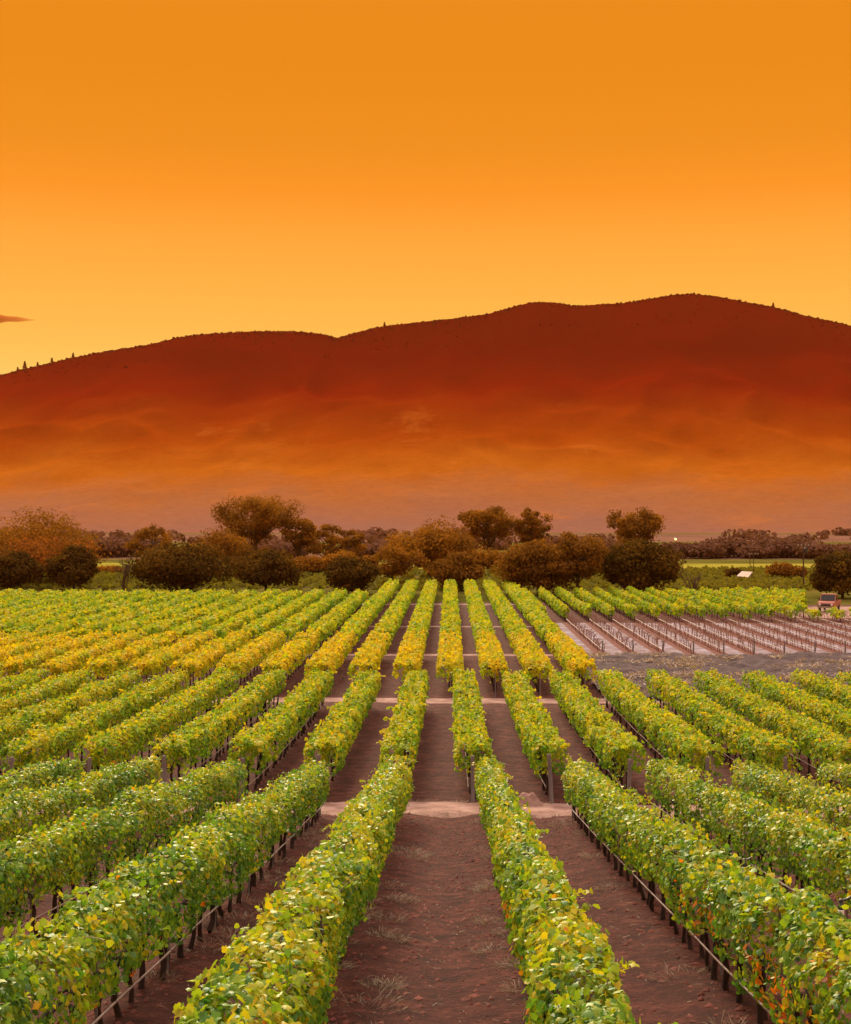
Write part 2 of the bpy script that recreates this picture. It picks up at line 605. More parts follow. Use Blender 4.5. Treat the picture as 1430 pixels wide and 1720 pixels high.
# scrub and oaks that roughen the slopes and the ridge
rg = rngf(4)
n1, n2 = 500, 2200
t = np.concatenate([rg.uniform(.90, .99, n1), rg.normal(1.0, .008, n2)])
Y = YF + t * (YR - YF)
X = np.concatenate([rg.uniform(-.36, .36, n1), rg.uniform(-.36, .36, n2)]) * Y + 20
keep = fbm(np.stack([X / 70, Y / 90], -1), 3, 8) + rg.uniform(-.5, .5, len(X)) > -0.15 + .5 * (t < .5)
keep |= t > .985
X, Y, t = X[keep], Y[keep], t[keep]
r = (.6 + 1.3 * rg.random(len(X)) ** 2) * np.where(rg.random(len(X)) < .03, 1.5, 1)
Z = mount_h(X, Y) + r * .3
ico = []
gph = (1 + 5 ** .5) / 2
icoV = np.array([(-1, gph, 0), (1, gph, 0), (-1, -gph, 0), (1, -gph, 0), (0, -1, gph), (0, 1, gph), (0, -1, -gph), (0, 1, -gph), (gph, 0, -1), (gph, 0, 1), (-gph, 0, -1), (-gph, 0, 1)], float) / 1.902
icoF = np.array([(0, 11, 5), (0, 5, 1), (0, 1, 7), (0, 7, 10), (0, 10, 11), (1, 5, 9), (5, 11, 4), (11, 10, 2), (10, 7, 6), (7, 1, 8), (3, 9, 4), (3, 4, 2), (3, 2, 6), (3, 6, 8), (3, 8, 9), (4, 9, 5), (2, 4, 11), (6, 2, 10), (8, 6, 7), (9, 8, 1)])
M_scrub = surf('scrub', [(0.35, (.085, .010, .0015)), (0.65, (.15, .026, .003))], scale=0.012, detail=4, rough=1.0, spec=0.0)
Vs = np.stack([X, Y, Z], -1)[:, None] + icoV[None] * r[:, None, None] * rg.uniform(.65, 1.25, (len(X), 12, 1)) * np.array([1, 1, .85])
Fi = (np.arange(len(X))[:, None, None] * 12 + icoF[None]).reshape(-1, 3)
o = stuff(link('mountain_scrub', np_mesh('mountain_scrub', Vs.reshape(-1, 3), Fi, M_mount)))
tag(o, 'dark scrub and low oaks covering the mountain slopes and ridge', 'scrub')

# ------------------------------------------------------------------ leaves
# leaf templates: blade in local (x across, y along), z = normal
def leaf_lobed():
    out = [(0, 0), (.22, -.10), (.46, .05), (.36, .30), (.55, .52), (.30, .62), (.0, 1.0), (-.30, .62), (-.55, .52), (-.36, .30), (-.46, .05), (-.22, -.10)]
    V = [(0, .38, .06)] + [(x, y, -.10 * abs(x) * 1.6 - .10 * max(0, y - .5)) for x, y in out]
    Fs = [(0, i, i + 1) for i in range(1, 12)] + [(0, 12, 1)]
    return np.array(V, float), np.array(Fs)


def leaf_mid():
    V = [(0, -.05, 0), (.48, .18, -.12), (.36, .68, -.12), (0, 1., -.08), (-.36, .68, -.12), (-.48, .18, -.12)]
    Fs = [(0, 1, 2), (0, 2, 3), (0, 3, 4), (0, 4, 5)]
    return np.array(V, float), np.array(Fs)


def leaf_low():
    V = [(0, 0, 0), (.5, .45, -.15), (0, 1., 0), (-.5, .45, -.15)]
    Fs = [(0, 1, 2), (0, 2, 3)]
    return np.array(V, float), np.array(Fs)


LA, LB, LC = leaf_lobed(), leaf_mid(), leaf_low()


def frames(nrm, rg, droop=0.6):
    n = nrm / (np.linalg.norm(nrm, axis=1, keepdims=True) + 1e-9)
    d = rg.normal(0, 1, n.shape)
    d[:, 2] -= droop
    y = d - (d * n).sum(1, keepdims=True) * n
    y /= np.linalg.norm(y, axis=1, keepdims=True) + 1e-9
    x = np.cross(y, n)
    return x, y, n


def put_leaves(P, nrm, size, tint, tmpl, rg, droop=0.6):
    tv, tf = tmpl
    x, y, n = frames(nrm, rg, droop)
    k = len(tv)
    wob = rg.uniform(.85, 1.15, (len(P), 1))
    V = (x[:, None] * (tv[None, :, 0:1] * wob[:, None]) + y[:, None] * (tv[None, :, 1:2] - .45) + n[:, None] * tv[None, :, 2:3]) * size[:, None, None] + P[:, None]
    Fs = (np.arange(len(P))[:, None, None] * k + tf[None]).reshape(-1, 3)
    return V.reshape(-1, 3), Fs, np.repeat(tint, k)


def hedge(y0, y1, per_m, a, zb, zt, rg, xo=0.0, seed=0, bump=0.2, base_tint=.4, spread=.16, bottom=.35, shoots=0, canes=None):
    """leaf positions on a hedge along y, local x about xo, heights above ground"""
    n = int((y1 - y0) * per_m)
    y = rg.uniform(y0, y1, n)
    # fewer leaves under the hedge than on its flanks and top
    ph = rg.uniform(-.5 * math.pi, 1.5 * math.pi, n)
    c, s = np.cos(ph), np.sin(ph)
    drop = (s < -.3) & (rg.random(n) > bottom)
    y, ph, c, s = y[~drop], ph[~drop], c[~drop], s[~drop]
    n = len(y)
    gap = (vnoise(np.stack([y * 1.5, ph * 1.3 + 4], -1), seed + 30) < -.42) & (rg.random(n) < .72)
    y, ph, c, s = y[~gap], ph[~gap], c[~gap], s[~gap]
    n = len(y)
    side = np.sign(c)
    lum = bump * vnoise(np.stack([y * .85, side * 3.1 + s * .9], -1), seed) + bump * .6 * vnoise(np.stack([y * 2.3, side * 5.3 + s * 1.7], -1), seed + 3)
    topn = .15 * vnoise(y * .55 + 31.7, seed + 7) + .13 * vnoise(y * 2.1, seed + 8)
    bot = .20 * vnoise(y * .8 + 11.1, seed + 9) + .14 * vnoise(y * 2.6, seed + 10)
    zc, b = (zb + zt) / 2, (zt - zb) / 2
    rr = (1 - np.abs(rg.normal(0, .14, n))) * (1 + lum)
    x = a * np.sign(c) * np.abs(c) ** .6 * rr
    z = zc + b * np.sign(s) * np.abs(s) ** .75 * np.clip(rr, .2, 1.18)
    z = z + topn * np.clip(s, 0, 1) + bot * np.clip(-s, 0, 1)
    nr = np.stack([c / a * .5, rg.normal(0, .35, n), s / b * .5 + .35], -1)
    nr = nr / np.linalg.norm(nr, axis=1, keepdims=True) + rg.normal(0, .42, (n, 3))
    # shoot tips poking out of the top
    k = int(n * .075)
    i = rg.choice(n, k, replace=False)
    z[i] = zt + topn[i] + rg.uniform(-.05, .30, k) * (0.4 + .9 * np.clip(vnoise(y[i] * 1.9, seed + 21), 0, 1))
    x[i] *= .7
    hgt = (z - zb) / (zt - zb)
    ti = base_tint + .16 * (hgt - .5) + rg.normal(0, spread, n) + .16 * vnoise(np.stack([y * .7, side * 2.0 + hgt], -1), seed + 15)
    P = np.stack([x + xo, y, z], -1)
    if shoots:
        ns = int((y1 - y0) * shoots)
        m = 7
        sy = rg.uniform(y0, y1, ns)
        sxx = rg.uniform(-.8, .8, ns) * a
        b0 = np.stack([sxx + xo, sy, zt - .10 + .15 * vnoise(sy * .55 + 31.7, seed + 7)], -1)
        dr = np.stack([sxx / a * .7 + rg.normal(0, .3, ns), rg.normal(0, .45, ns), rg.uniform(.4, 1.1, ns)], -1)
        dr /= np.linalg.norm(dr, axis=1, keepdims=True)
        ln = rg.uniform(.18, .52, ns)
        tt = np.linspace(.2, 1, m)
        Q = b0[:, None] + dr[:, None] * (ln[:, None] * tt)[..., None]
        Q[..., 2] -= .45 * ln[:, None] * tt ** 2
        if canes is not None:
            canes.append(np.concatenate([b0[:, None] - dr[:, None] * .1, Q], 1))
        Q = (Q + rg.normal(0, .025, Q.shape)).reshape(-1, 3)
        P = np.concatenate([P, Q])
        nr = np.concatenate([nr, rg.normal(0, .6, Q.shape) + np.array([0, 0, .7])])
        ti = np.concatenate([ti, np.repeat(base_tint + .12 + rg.normal(0, .1, ns), m) + rg.normal(0, .05, ns * m)])
    return P, nr, ti


def finish(P, Xc):
    P = P.copy()
    P[:, 2] += gz(P[:, 1])
    P[:, 0] += Xc
    return P


def frame_clip(X, y0, y1, margin=260):
    """part of a row at X that can be near the picture"""
    if X < 0:
        ymin = -X * F / (VX + margin)
    else:
        ymin = X * F / (1430 - VX + margin)
    return max(y0, ymin), y1


ORD = ['first', 'second', 'third', 'fourth', 'fifth', 'sixth', 'seventh', 'eighth', 'ninth', 'tenth', 'eleventh', 'twelfth', 'thirteenth', 'fourteenth', 'fifteenth',
       'sixteenth', 'seventeenth', 'eighteenth', 'nineteenth', 'twentieth', 'twenty-first', 'twenty-second', 'twenty-third', 'twenty-fourth', 'twenty-fifth', 'twenty-sixth', 'twenty-seventh', 'twenty-eighth', 'twenty-ninth', 'thirtieth']

# trunk variants
TR = []
for q in range(6):
    rg = rngf(100 + q)
    zz = np.linspace(-.08, .85, 7)
    P = np.stack([np.cumsum(rg.normal(0, .022, 7)), np.cumsum(rg.normal(0, .03, 7)), zz], -1)
    rad = np.array([.055, .045, .036, .038, .032, .034, .03]) * rg.uniform(.85, 1.25)
    b = MB().tube(P, rad, 6)
    for sgn in (-1, 1):
        e = P[5] + np.array([rg.normal(0, .05), sgn * .42, .16])
        b.tube(np.array([P[5], (P[5] + e) / 2 + np.array([0, 0, .05]), e]), [.026, .02, .012], 5)
    TR.append(b.mesh('trunk', M_bark, smooth=True))
# posts
post_b = MB().tube([(0, 0, -.1), (0, 0, .8), (0, 0, 1.62)], [.06, .058, .055], 8)
POST = post_b.mesh('end_post', M_wood)
STAKE = MB().tube([(0, 0, -.1), (0, 0, .9), (0, 0, 1.75)], [.018, .018, .017], 5).mesh('stake', M_wood)
THIN = MB().tube([(0, 0, -.1), (0, 0, .6), (0, 0, 1.35)], [.035, .035, .03], 6).mesh('end_post', M_wood)


def row_hose(X, y0, y1, off, zh, parent, seed, r=.016):
    yy = np.arange(y0, y1, .5)
    P = np.stack([np.full_like(yy, X + off) + .02 * vnoise(yy * .3, seed), yy, gz(yy) + zh + .025 * vnoise(yy * .35 + 3, seed + 1)], -1)
    V, Fs = tube(P, r, 5)
    return link('irrigation_hose', np_mesh('irrigation_hose', V, Fs, M_hose, smooth=True), parent)


def cordon(X, y0, y1, zh, parent, seed, mat=None, name='cordon', r=.022):
    yy = np.arange(y0, y1, .35)
    P = np.stack([np.full_like(yy, X) + .04 * vnoise(yy * 1.7, seed), yy, gz(yy) + zh + .06 * vnoise(yy * 2.1 + 3, seed + 1)], -1)
    V, Fs = tube(P, r * (1 + .3 * vnoise(yy * 2.3, seed + 2)), 5)
    return link(name, np_mesh(name, V, Fs, mat or M_bark, smooth=True), parent)


def side_words(k):
    return (ORD[-k - 1], 'left') if k < 0 else (ORD[k], 'right')


def row_label(kind, k, tail):
    """k<0 left of the central lane, k>=0 right of it"""
    w, s = side_words(k)
    return f'{w} {kind} {s} of the {tail}'


# ---- nearest block: single hedges on the slope
LEAFVAR = []
for q, tv in enumerate((.18, .3, .4, .5, .58, .66, .74, .84, .93)):
    V, Fs = LA
    rg = rngf(500 + q)
    VV = V * np.array([rg.uniform(.9, 1.1), 1, rg.uniform(.6, 1.8)])
    VV[:, 1] -= .45
    LEAFVAR.append(np_mesh('leaf', VV, Fs, M_vine, tint=np.full(len(V), tv)))
LEAFT = np.array((.18, .3, .4, .5, .58, .66, .74, .84, .93))

NEAR0, NEAR1 = 8.2, 46.6
for k in range(-6, 6):
    X = (k + .445) * S - (.26 if k == -1 else 0)
    y0, y1 = frame_clip(X, NEAR0, NEAR1, 230)
    y1 += [0, .4, -.3, .2, -.2, .3, 0, -.4, .1, .3, -.1, .2][k + 6]
    if y1 - y0 < 2:
        continue
    rg = rngf(1000 + k)
    lab = row_label('green vine row', k, 'wide central dirt lane, nearest block')
    th = thing('vine_row', lab, 'vine row', (0, 0, 0), group='leafy vine rows of the nearest block')
    th.location = (X, y0, float(gz(y0)))
    off = -np.array(th.location)
    base = {-1: .43, 0: .42, 1: .39, -2: .36}.get(k, .35 if k < 0 else .40)
    ysplit = min(max(14.8, y0), y1)
    ysplit2 = min(max(29.0, y0), y1)
    half = {-1: .47, 0: .38, -2: .44}.get(k, .41)
    CN = []
    Vl, Fl, Tl, nn = [], [], [], 0
    kids = 0
    for (ya, yb, dens, tmpl, sz) in ((y0, ysplit, 1150, LA, (.05, .105)), (ysplit, ysplit2, 1150, LB, (.05, .105)), (ysplit2, y1, 1000, LC, (.06, .12))):
        if yb - ya < .5:
            continue
        P, nr, ti = hedge(ya, yb, dens, half, .64, 1.78, rg, seed=60 + k * 13, base_tint=base, bump=.27, spread=.17, shoots=3.2, canes=CN)
        # reddening leaves low on the right-hand rows near the camera
        if k >= 0:
            red = (P[:, 2] < 1.25) & (P[:, 1] < 23) & (rg.random(len(P)) < (.5 if k in (1, 2) else .12) * np.clip(vnoise(P[:, 1] * .6, 90 + k) + .5, 0, 1.3))
        else:
            red = (P[:, 2] < 1.0) & (rg.random(len(P)) < .02)
        ti = np.where(red, rg.uniform(.84, 1.0, len(P)), ti)
        ti = np.where(red | (rg.random(len(P)) < .004), np.maximum(ti, rg.uniform(.82, .96, len(P))), np.clip(ti, 0, .72))
        P = finish(P, X)
        size = rg.uniform(sz[0], sz[1], len(P))
        if tmpl is LA and k in (-2, -1, 0, 1):
            # the leaves that show largest become leaf objects of their own
            px = VX + P[:, 0] / P[:, 1] * F
            py = VY - (P[:, 2] - H) / P[:, 1] * F
            vis = (px > -5) & (px < 1440) & (py < 1735)
            tocam = (nr * np.stack([-P[:, 0], -P[:, 1], H - P[:, 2]], -1)).sum(1)
            hh = P[:, 2] - gz(P[:, 1])
            score = np.where(vis, size / P[:, 1] * (1 + .5 * (tocam > 0)) * (1 + .5 * (np.abs(P[:, 0] - X) > .38) + .6 * (hh > 1.6)), -1)
            pick = np.argsort(-score)[:250]
            pick = pick[score[pick] > 0]
            fx, fy, fn = frames(nr[pick], rg)
            for q, i in enumerate(pick):
                from mathutils import Matrix
                m3 = Matrix((fx[q], fy[q], fn[q])).transposed()
                lo = link('leaf', LEAFVAR[int(np.argmin(np.abs(LEAFT - ti[i])))], th)
                lo.matrix_local = Matrix.Translation((P[i] + off).tolist()) @ m3.to_4x4() @ Matrix.Scale(size[i], 4)
                kids += 1
            keepm = np.ones(len(P), bool)
            keepm[pick] = False
            P, nr, ti, size = P[keepm], nr[keepm], ti[keepm], size[keepm]
        V, Fs, T = put_leaves(P + off, nr, size, ti, tmpl, rg)
        Vl.append(V); Fl.append(Fs + nn); Tl.append(T); nn += len(V)
    fo = stuff(link('foliage', np_mesh('foliage', np.concatenate(Vl), np.concatenate(Fl), M_vine, tint=np.concatenate(Tl)), th))
    cv, cf, cn_ = [], [], 0
    for A in CN:
        for sh_ in A:
            sh_ = sh_.copy()
            sh_[:, 2] += gz(sh_[:, 1])
            sh_[:, 0] += X
            v_, f_ = tube(sh_ + off, np.linspace(.006, .003, len(sh_)), 3)
            cv.append(v_); cf.append(f_ + cn_); cn_ += len(v_)
    if cv:
        stuff(link('canes', np_mesh('canes', np.concatenate(cv), np.concatenate(cf), M_barewood), th))
    ty = np.arange(y0 + .3, y1 - .1, .85)
    for j, yy in enumerate(ty):
        yy += rg.normal(0, .06)
        link('trunk', TR[int(rg.integers(6))], th, (rg.normal(0, .03), yy - y0, float(gz(yy) - gz(y0))), (rg.normal(0, .06), rg.normal(0, .06), rg.uniform(-.3, .3) + math.pi * int(rg.integers(2))), (1, 1, rg.uniform(.9, 1.1)))
        if j % 5 == 2:
            link('stake', STAKE, th, (.06, yy + .4 - y0, float(gz(yy + .4) - gz(y0))), (rg.normal(0, .02), rg.normal(0, .02), 0))
    link('end_post', POST, th, (0, y1 + .12 - y0, float(gz(y1) - gz(y0))), (0, rg.normal(0, .03), 0))
    h = row_hose(0 + X, y0, y1, -.22 if k >= 0 else .22, .52, th, 700 + k, .017)
    h.location = off.tolist()
    c = cordon(X, y0, y1, .86, th, 720 + k)
    c.location = off.tolist()

# ---- middle block: wide divided canopies
MID0, MID1 = 51.0, 82.8
for k in range(-10, 9):
    X = (k + .30) * S
    y0, y1 = frame_clip(X, MID0, MID1, 200)
    if y1 - y0 < 1:
        continue
    rg = rngf(2000 + k)
    th = thing('vine_row', row_label('lime green vine row', k, 'central lane in the middle block'), 'vine row', (X, y0, float(gz(y0))), group='leafy vine rows of the middle block')
    off = -np.array(th.location)
    Vl, Fl, Tl, nn = [], [], [], 0
    for sx in (-1, 1):
        P, nr, ti = hedge(y0 + rg.uniform(-.1, .3), y1 + rg.uniform(-.4, .4), 235, .33, .90, 2.0, rg, xo=sx * .30, seed=200 + k * 7 + sx, base_tint=.48, spread=.12, bump=.26, shoots=1.6)
        ti = np.where(rg.random(len(P)) < .008, .88, np.clip(ti, .1, .74))
        P = finish(P, X)
        V, Fs, T = put_leaves(P + off, nr, rg.uniform(.11, .20, len(P)), ti, LC, rg)
        Vl.append(V); Fl.append(Fs + nn); Tl.append(T); nn += len(V)
    stuff(link('foliage', np_mesh('foliage', np.concatenate(Vl), np.concatenate(Fl), M_vmid, tint=np.concatenate(Tl)), th))
    for yy in np.arange(y0 + .5, y1, 1.15):
        link('trunk', TR[int(rg.integers(6))], th, (rg.normal(0, .04), yy - y0, float(gz(yy) - gz(y0))), (rg.normal(0, .06), rg.normal(0, .06), rg.uniform(-.3, .3)), (1.15, 1.15, rg.uniform(1.2, 1.45)))
    if y0 == MID0:
        link('end_post', POST, th, (rg.normal(0, .03), -.25, 0), (0, rg.normal(0, .025), 0), (1.25, 1.25, rg.uniform(.95, 1.08)))
    h = row_hose(X, y0, y1, -.2 if k >= 0 else .2, .52, th, 800 + k, .02)
    h.location = off.tolist()


# ---- blocks further back: canopies of larger, simpler leaves
def far_row(label, group, X, y0, y1, tint, dens, size, seed, zb=.85, zt=1.85, half=.42, xo=.38, post=None, mat=None, spread=.07, tmax=.70):
    rg = rngf(seed)
    th = thing('vine_row', label, 'vine row', (X, y0, float(gz(y0))), group=group)
    off = -np.array(th.location)
    Vl, Fl, Tl, nn = [], [], [], 0
    for sx in ((-1, 1) if xo else (0,)):
        P, nr, ti = hedge(y0, y1, dens, half, zb, zt, rg, xo=sx * xo, seed=seed % 997 + sx, base_tint=0, spread=spread, bump=.26)
        ti = np.clip(ti + (tint(P[:, 1]) if callable(tint) else tint), .1, tmax)
        P = finish(P, X)
        V, Fs, T = put_leaves(P + off, nr, rg.uniform(*size, len(P)), ti, LC, rg)
        Vl.append(V); Fl.append(Fs + nn); Tl.append(T); nn += len(V)
    stuff(link('foliage', np_mesh('foliage', np.concatenate(Vl), np.concatenate(Fl), mat or M_vfar, tint=np.concatenate(Tl)), th))
    b = MB()
    for yy in np.arange(y0 + .4, y1, 1.6):
        zz = float(gz(yy)) + off[2]
        b.tube([(0, yy - y0, zz - .05), (rg.normal(0, .04), yy - y0, zz + .5), (rg.normal(0, .05), yy - y0, zz + zb + .15)], [.05, .04, .035], 4, cap=False)
    stuff(link('vine_stems', b.mesh('vine_stems', M_bark), th))
    if post:
        link('end_post', post, th, (0, -.3, 0))
    return th


for k in range(-15, 4):
    X = k * S
    y0, y1 = frame_clip(X, 88.2, 112.8, 150)
    if y1 - y0 < 2:
        continue
    lab = 'golden yellow vine row straight below the gap between trees, middle of the golden block' if k == 0 else row_label('golden yellow vine row', k if k < 0 else k - 1, 'middle row of the golden block')
    th = far_row(lab, 'golden vine rows', X, y0, y1, lambda y: .66 - .04 * np.clip((y - 105) / 8, 0, 1), 105, (.18, .32), 3000 + k, post=THIN if y0 < 88.3 else None, zb=.85, zt=1.9, tmax=.78)
    if k >= 2:
        h = row_hose(X, y0, y1, .75, .62, th, 830 + k, .035)
        h.location = (-np.array(th.location)).tolist()

for k in range(-27, 4):
    X = k * S
    y0, y1 = frame_clip(X, 115.6, 178.4 + 1.2 * math.sin(k * 2.1), 120)
    if -3 <= k <= 3:
        y1 = 207.0
    if y1 - y0 < 2:
        continue
    lab = 'olive green vine row straight down the middle, behind the golden block' if k == 0 else row_label('olive green vine row', k if k < 0 else k - 1, 'middle row behind the golden block')
    far_row(lab, 'olive green vine rows behind the golden block', X, y0, y1, lambda y: 0.50 + .03 * np.sin(y * .11), 52, (.26, .42), 4000 + k)

# right-hand far block beyond the bare vines
j = 0
for q in range(-1, 18):
    X = 12.1 + S2 * q
    y0, y1 = frame_clip(X, 150.2, 193.0 + 1.5 * math.sin(q * 1.7), 60)
    if X > 37.5:
        y0 = max(y0, 4.06 * X)
    if y1 - y0 < 2:
        continue
    far_row(f'{ORD[q + 1]} yellow-green vine row from the left, block beyond the bare vines', 'yellow-green vine rows beyond the bare vines', X, y0, y1, .50, 62, (.26, .42), 5000 + q, zb=.5, zt=1.5, half=.36, xo=.0)
for q in range(11, 15):
    X = 12.1 + S2 * q
    far_row(f'short yellow-green vine row stub in front of the truck, {ORD[q - 11]} from the left', 'short vine rows in front of the truck', X, 150.2, 154.8, .58, 75, (.24, .40), 5100 + q, zb=.35, zt=1.1, half=.40, xo=.0)

# ---- bare, leafless vines on pale ground
BV = []
for q in range(5):
    rg = rngf(300 + q)
    b = MB()
    zz = np.linspace(-.05, .85, 5)
    P = np.stack([np.cumsum(rg.normal(0, .03, 5)), np.cumsum(rg.normal(0, .03, 5)), zz], -1)
    b.tube(P, [.05, .042, .036, .038, .034], 5)
    for w in range(5):
        a = rg.uniform(0, 6.28)
        e = P[-1] + np.array([.25 * math.cos(a), .45 * math.sin(a), rg.uniform(.12, .4)])
        b.tube([P[-1], (P[-1] + e) / 2 + np.array([0, 0, .05]), e], [.02, .015, .01], 4)
    BV.append(b.mesh('trunk', M_barewood))
BPOST = MB().tube([(0, 0, -.1), (0, 0, .6), (0, 0, 1.15)], [.06, .06, .055], 6).mesh('end_post', M_wood)
for q in range(-1, 15):
    X = 12.1 + S2 * q
    y0, y1 = frame_clip(X, 113.9 if q >= 0 else 126., 148.8, 40)
    if y1 - y0 < 1:
        continue
    rg = rngf(6000 + q)
    th = thing('bare_vine_row', f'{ORD[q + 1]} row of leafless vines from the left, on pale ground', 'vine row', (X, y0, 0), group='bare vine rows on the pale ground')
    for yy in np.arange(y0 + .4, y1, .85):
        link('trunk', BV[int(rg.integers(5))], th, (rg.normal(0, .05), yy - y0, 0), (rg.normal(0, .06), rg.normal(0, .06), rg.uniform(0, 6.28)), (.8, .8, rg.uniform(.8, 1.15)))
    if y0 < 114:
        link('end_post', BPOST, th, (0, 0, 0))
    h = row_hose(X, y0, y1, -.1, .42, th, 860 + q, .04)
    h.location = (-X, -y0, -0.)
    # tilled strip under the vines
    V, Fs = grid(np.linspace(X - .55, X + .55, 3), np.arange(y0, y1, 1.2), lambda x, y: soil_z(x, y, .085) - .035 * (np.abs(x - X) > .3))
    V -= np.array([X, y0, 0])
    link('soil_bed', np_mesh('soil_bed', V, Fs, M_clod, smooth=True), th)


# ------------------------------------------------------------------ loose cover on the ground
def blades(name, C, n_each, rad, hgt, wid, mat, seed, tint=(0, 1)):
    rg = rngf(seed)
    n = len(C) * n_each
    c = np.repeat(C, n_each, axis=0)
    a = rg.uniform(0, 6.283, n)
    rr = rad * np.sqrt(rg.random(n)) * np.repeat(rg.uniform(.5, 1.3, len(C)), n_each)
    b = c + np.stack([rr * np.cos(a), rr * np.sin(a), np.zeros(n)], -1)
    d = np.stack([np.cos(a + rg.normal(0, .7, n)), np.sin(a + rg.normal(0, .7, n)), rg.uniform(.05, 1.0, n)], -1)
    d /= np.linalg.norm(d, axis=1, keepdims=True)
    h = rg.uniform(.4, 1.1, n) * hgt
    s = np.cross(d, rg.normal(0, 1, (n, 3)))
    s /= np.linalg.norm(s, axis=1, keepdims=True)
    w = wid
    mid_ = b + d * (h * .6)[:, None]
    tip = b + d * h[:, None] - np.array([0, 0, 1]) * (h * .2)[:, None]
    V = np.stack([b - s * w, b + s * w, mid_ + s * w * .8, mid_ - s * w * .8, tip], 1).reshape(-1, 3)
    i = np.arange(n)[:, None] * 5
    Fs = np.concatenate([i + np.array([[0, 1, 2]]), i + np.array([[0, 2, 3]]), i + np.array([[3, 2, 4]])])
    return link(name, np_mesh(name, V, Fs, mat, tint=np.repeat(rg.uniform(*tint, n), 5)))


# dry grass at the feet of the near vines
rg = rngf(71)
C = []
for k in range(-3, 4):
    X = (k + .445) * S
    yy = rg.uniform(11, 46, 46)
    keep = vnoise(yy * .35, 40 + k) + rg.uniform(-.4, .4, len(yy)) > -.1
    for y in yy[keep]:
        C.append((X + rg.choice([-1, 1]) * rg.uniform(.12, .62), y, 0))
C = np.array(C)
C[:, 2] = soil_z(C[:, 0], C[:, 1]) - .01
o = stuff(blades('dry_grass', C, 120, .42, .24, .0035, M_straw, 72, (.2, 1)))
tag(o, 'dry straw-coloured grass tufts at the feet of the near vines', 'grass')

# straw litter scattered over the lanes
n = 5000
X = rg.uniform(-12, 12, n); Y = 10 + 40 * rg.random(n) ** .8
C = np.stack([X, Y, soil_z(X, Y) + .012], -1)
a = rg.uniform(0, 6.283, n); l = .015 + .075 * rg.random(n) ** 2; w = rg.uniform(.002, .005, n)
d = np.stack([np.cos(a), np.sin(a), rg.normal(0, .12, n)], -1); s = np.stack([-np.sin(a), np.cos(a), np.zeros(n)], -1)
V = np.stack([C - d * l[:, None] - s * w[:, None], C + d * l[:, None] - s * w[:, None], C + d * l[:, None] + s * w[:, None], C - d * l[:, None] + s * w[:, None]], 1).reshape(-1, 3)
o = stuff(link('straw_litter', np_mesh('straw_litter', V, np.arange(4 * n).reshape(-1, 4), M_straw, tint=np.repeat(rg.random(n), 4))))
tag(o, 'pale straw and twigs scattered over the near dirt lanes', 'straw')

# clods
n = 30000
X = rg.uniform(-12, 12, n); Y = 10 + 40 * rg.random(n) ** .75
r = .008 + .048 * rg.random(n) ** 3.5
Z = soil_z(X, Y) + r * .2
octV = np.array([(1, 0, 0), (0, 1, 0), (-1, 0, 0), (0, -1, 0), (.2, .1, 1), (0, 0, -.6)], float)
octF = np.array([(0, 1, 4), (1, 2, 4), (2, 3, 4), (3, 0, 4)])
Vs = np.stack([X, Y, Z], -1)[:, None] + octV[None] * r[:, None, None] * rg.uniform(.6, 1.35, (n, 6, 1)) * np.array([1.2, 1.2, .8])
o = stuff(link('soil_clods', np_mesh('soil_clods', Vs.reshape(-1, 3), (np.arange(n)[:, None, None] * 6 + octF[None]).reshape(-1, 3), M_clod)))
tag(o, 'crumbly clods of reddish brown soil in the near lanes', 'soil')

# straw in the tilled strip on the right
n = 520
X = rg.uniform(9.5, 42, n); Y = rg.uniform(86.5, 112.5, n)
keep = fbm(np.stack([X * .25, Y * .6], -1), 2, 3) > .05
C = np.stack([X, Y, soil_z(X, Y, .22)], -1)[keep]
C[:, 0] += 0
o = stuff(blades('straw_windrows', C, 30, .9, .55, .045, M_straw, 73, (.5, 1)))
tag(o, 'wisps of pale straw lying on the dark tilled strip', 'straw')

# fluffy cut grass along the first cross path
n = 260
X = rg.uniform(-14, 14, n); Y = rg.choice([47.4, 50.2], n) + rg.normal(0, .3, n)
C = np.stack([X, Y, soil_z(X, Y, .02)], -1)
o = stuff(blades('path_straw', C, 30, .3, .12, .006, M_straw, 74, (.4, 1)))
tag(o, 'short dead grass edging the nearest pale cross path', 'grass')

# far-off woodland that breaks up the valley floor below the mountain
rg = rngf(82)
cx, cy_ = rg.uniform(-430, 430, 700), rg.uniform(480, 1010, 700)
cy_ = rg.choice([490., 585., 720., 880.], len(cx)) + rg.normal(0, 5, len(cx))
kp = fbm(np.stack([cx / 80, np.round(cy_ / 90) * 3.3], -1), 3, 12) > -.05
cx, cy_ = cx[kp], cy_[kp]
n = 44
ci = np.repeat(np.arange(len(cx)), n)
u = rg.normal(0, 1, (len(ci), 3)); u /= np.linalg.norm(u, axis=1, keepdims=True)
cr = rg.uniform(1.6, 3.6, len(cx))
P = np.stack([cx, cy_, cr * .75], -1)[ci] + u * cr[ci][:, None] * np.array([1.3, 1.3, .8])
V, Fs, T = put_leaves(P, u + rg.normal(0, .3, u.shape), rg.uniform(1.3, 2.6, len(P)), rg.uniform(0, 1, len(P)), LC, rg)
o = stuff(link('far_woodland', np_mesh('far_woodland', V, Fs, M_tfar, tint=T)))
tag(o, 'hazy far woodland scattered below the mountain foot', 'woodland')

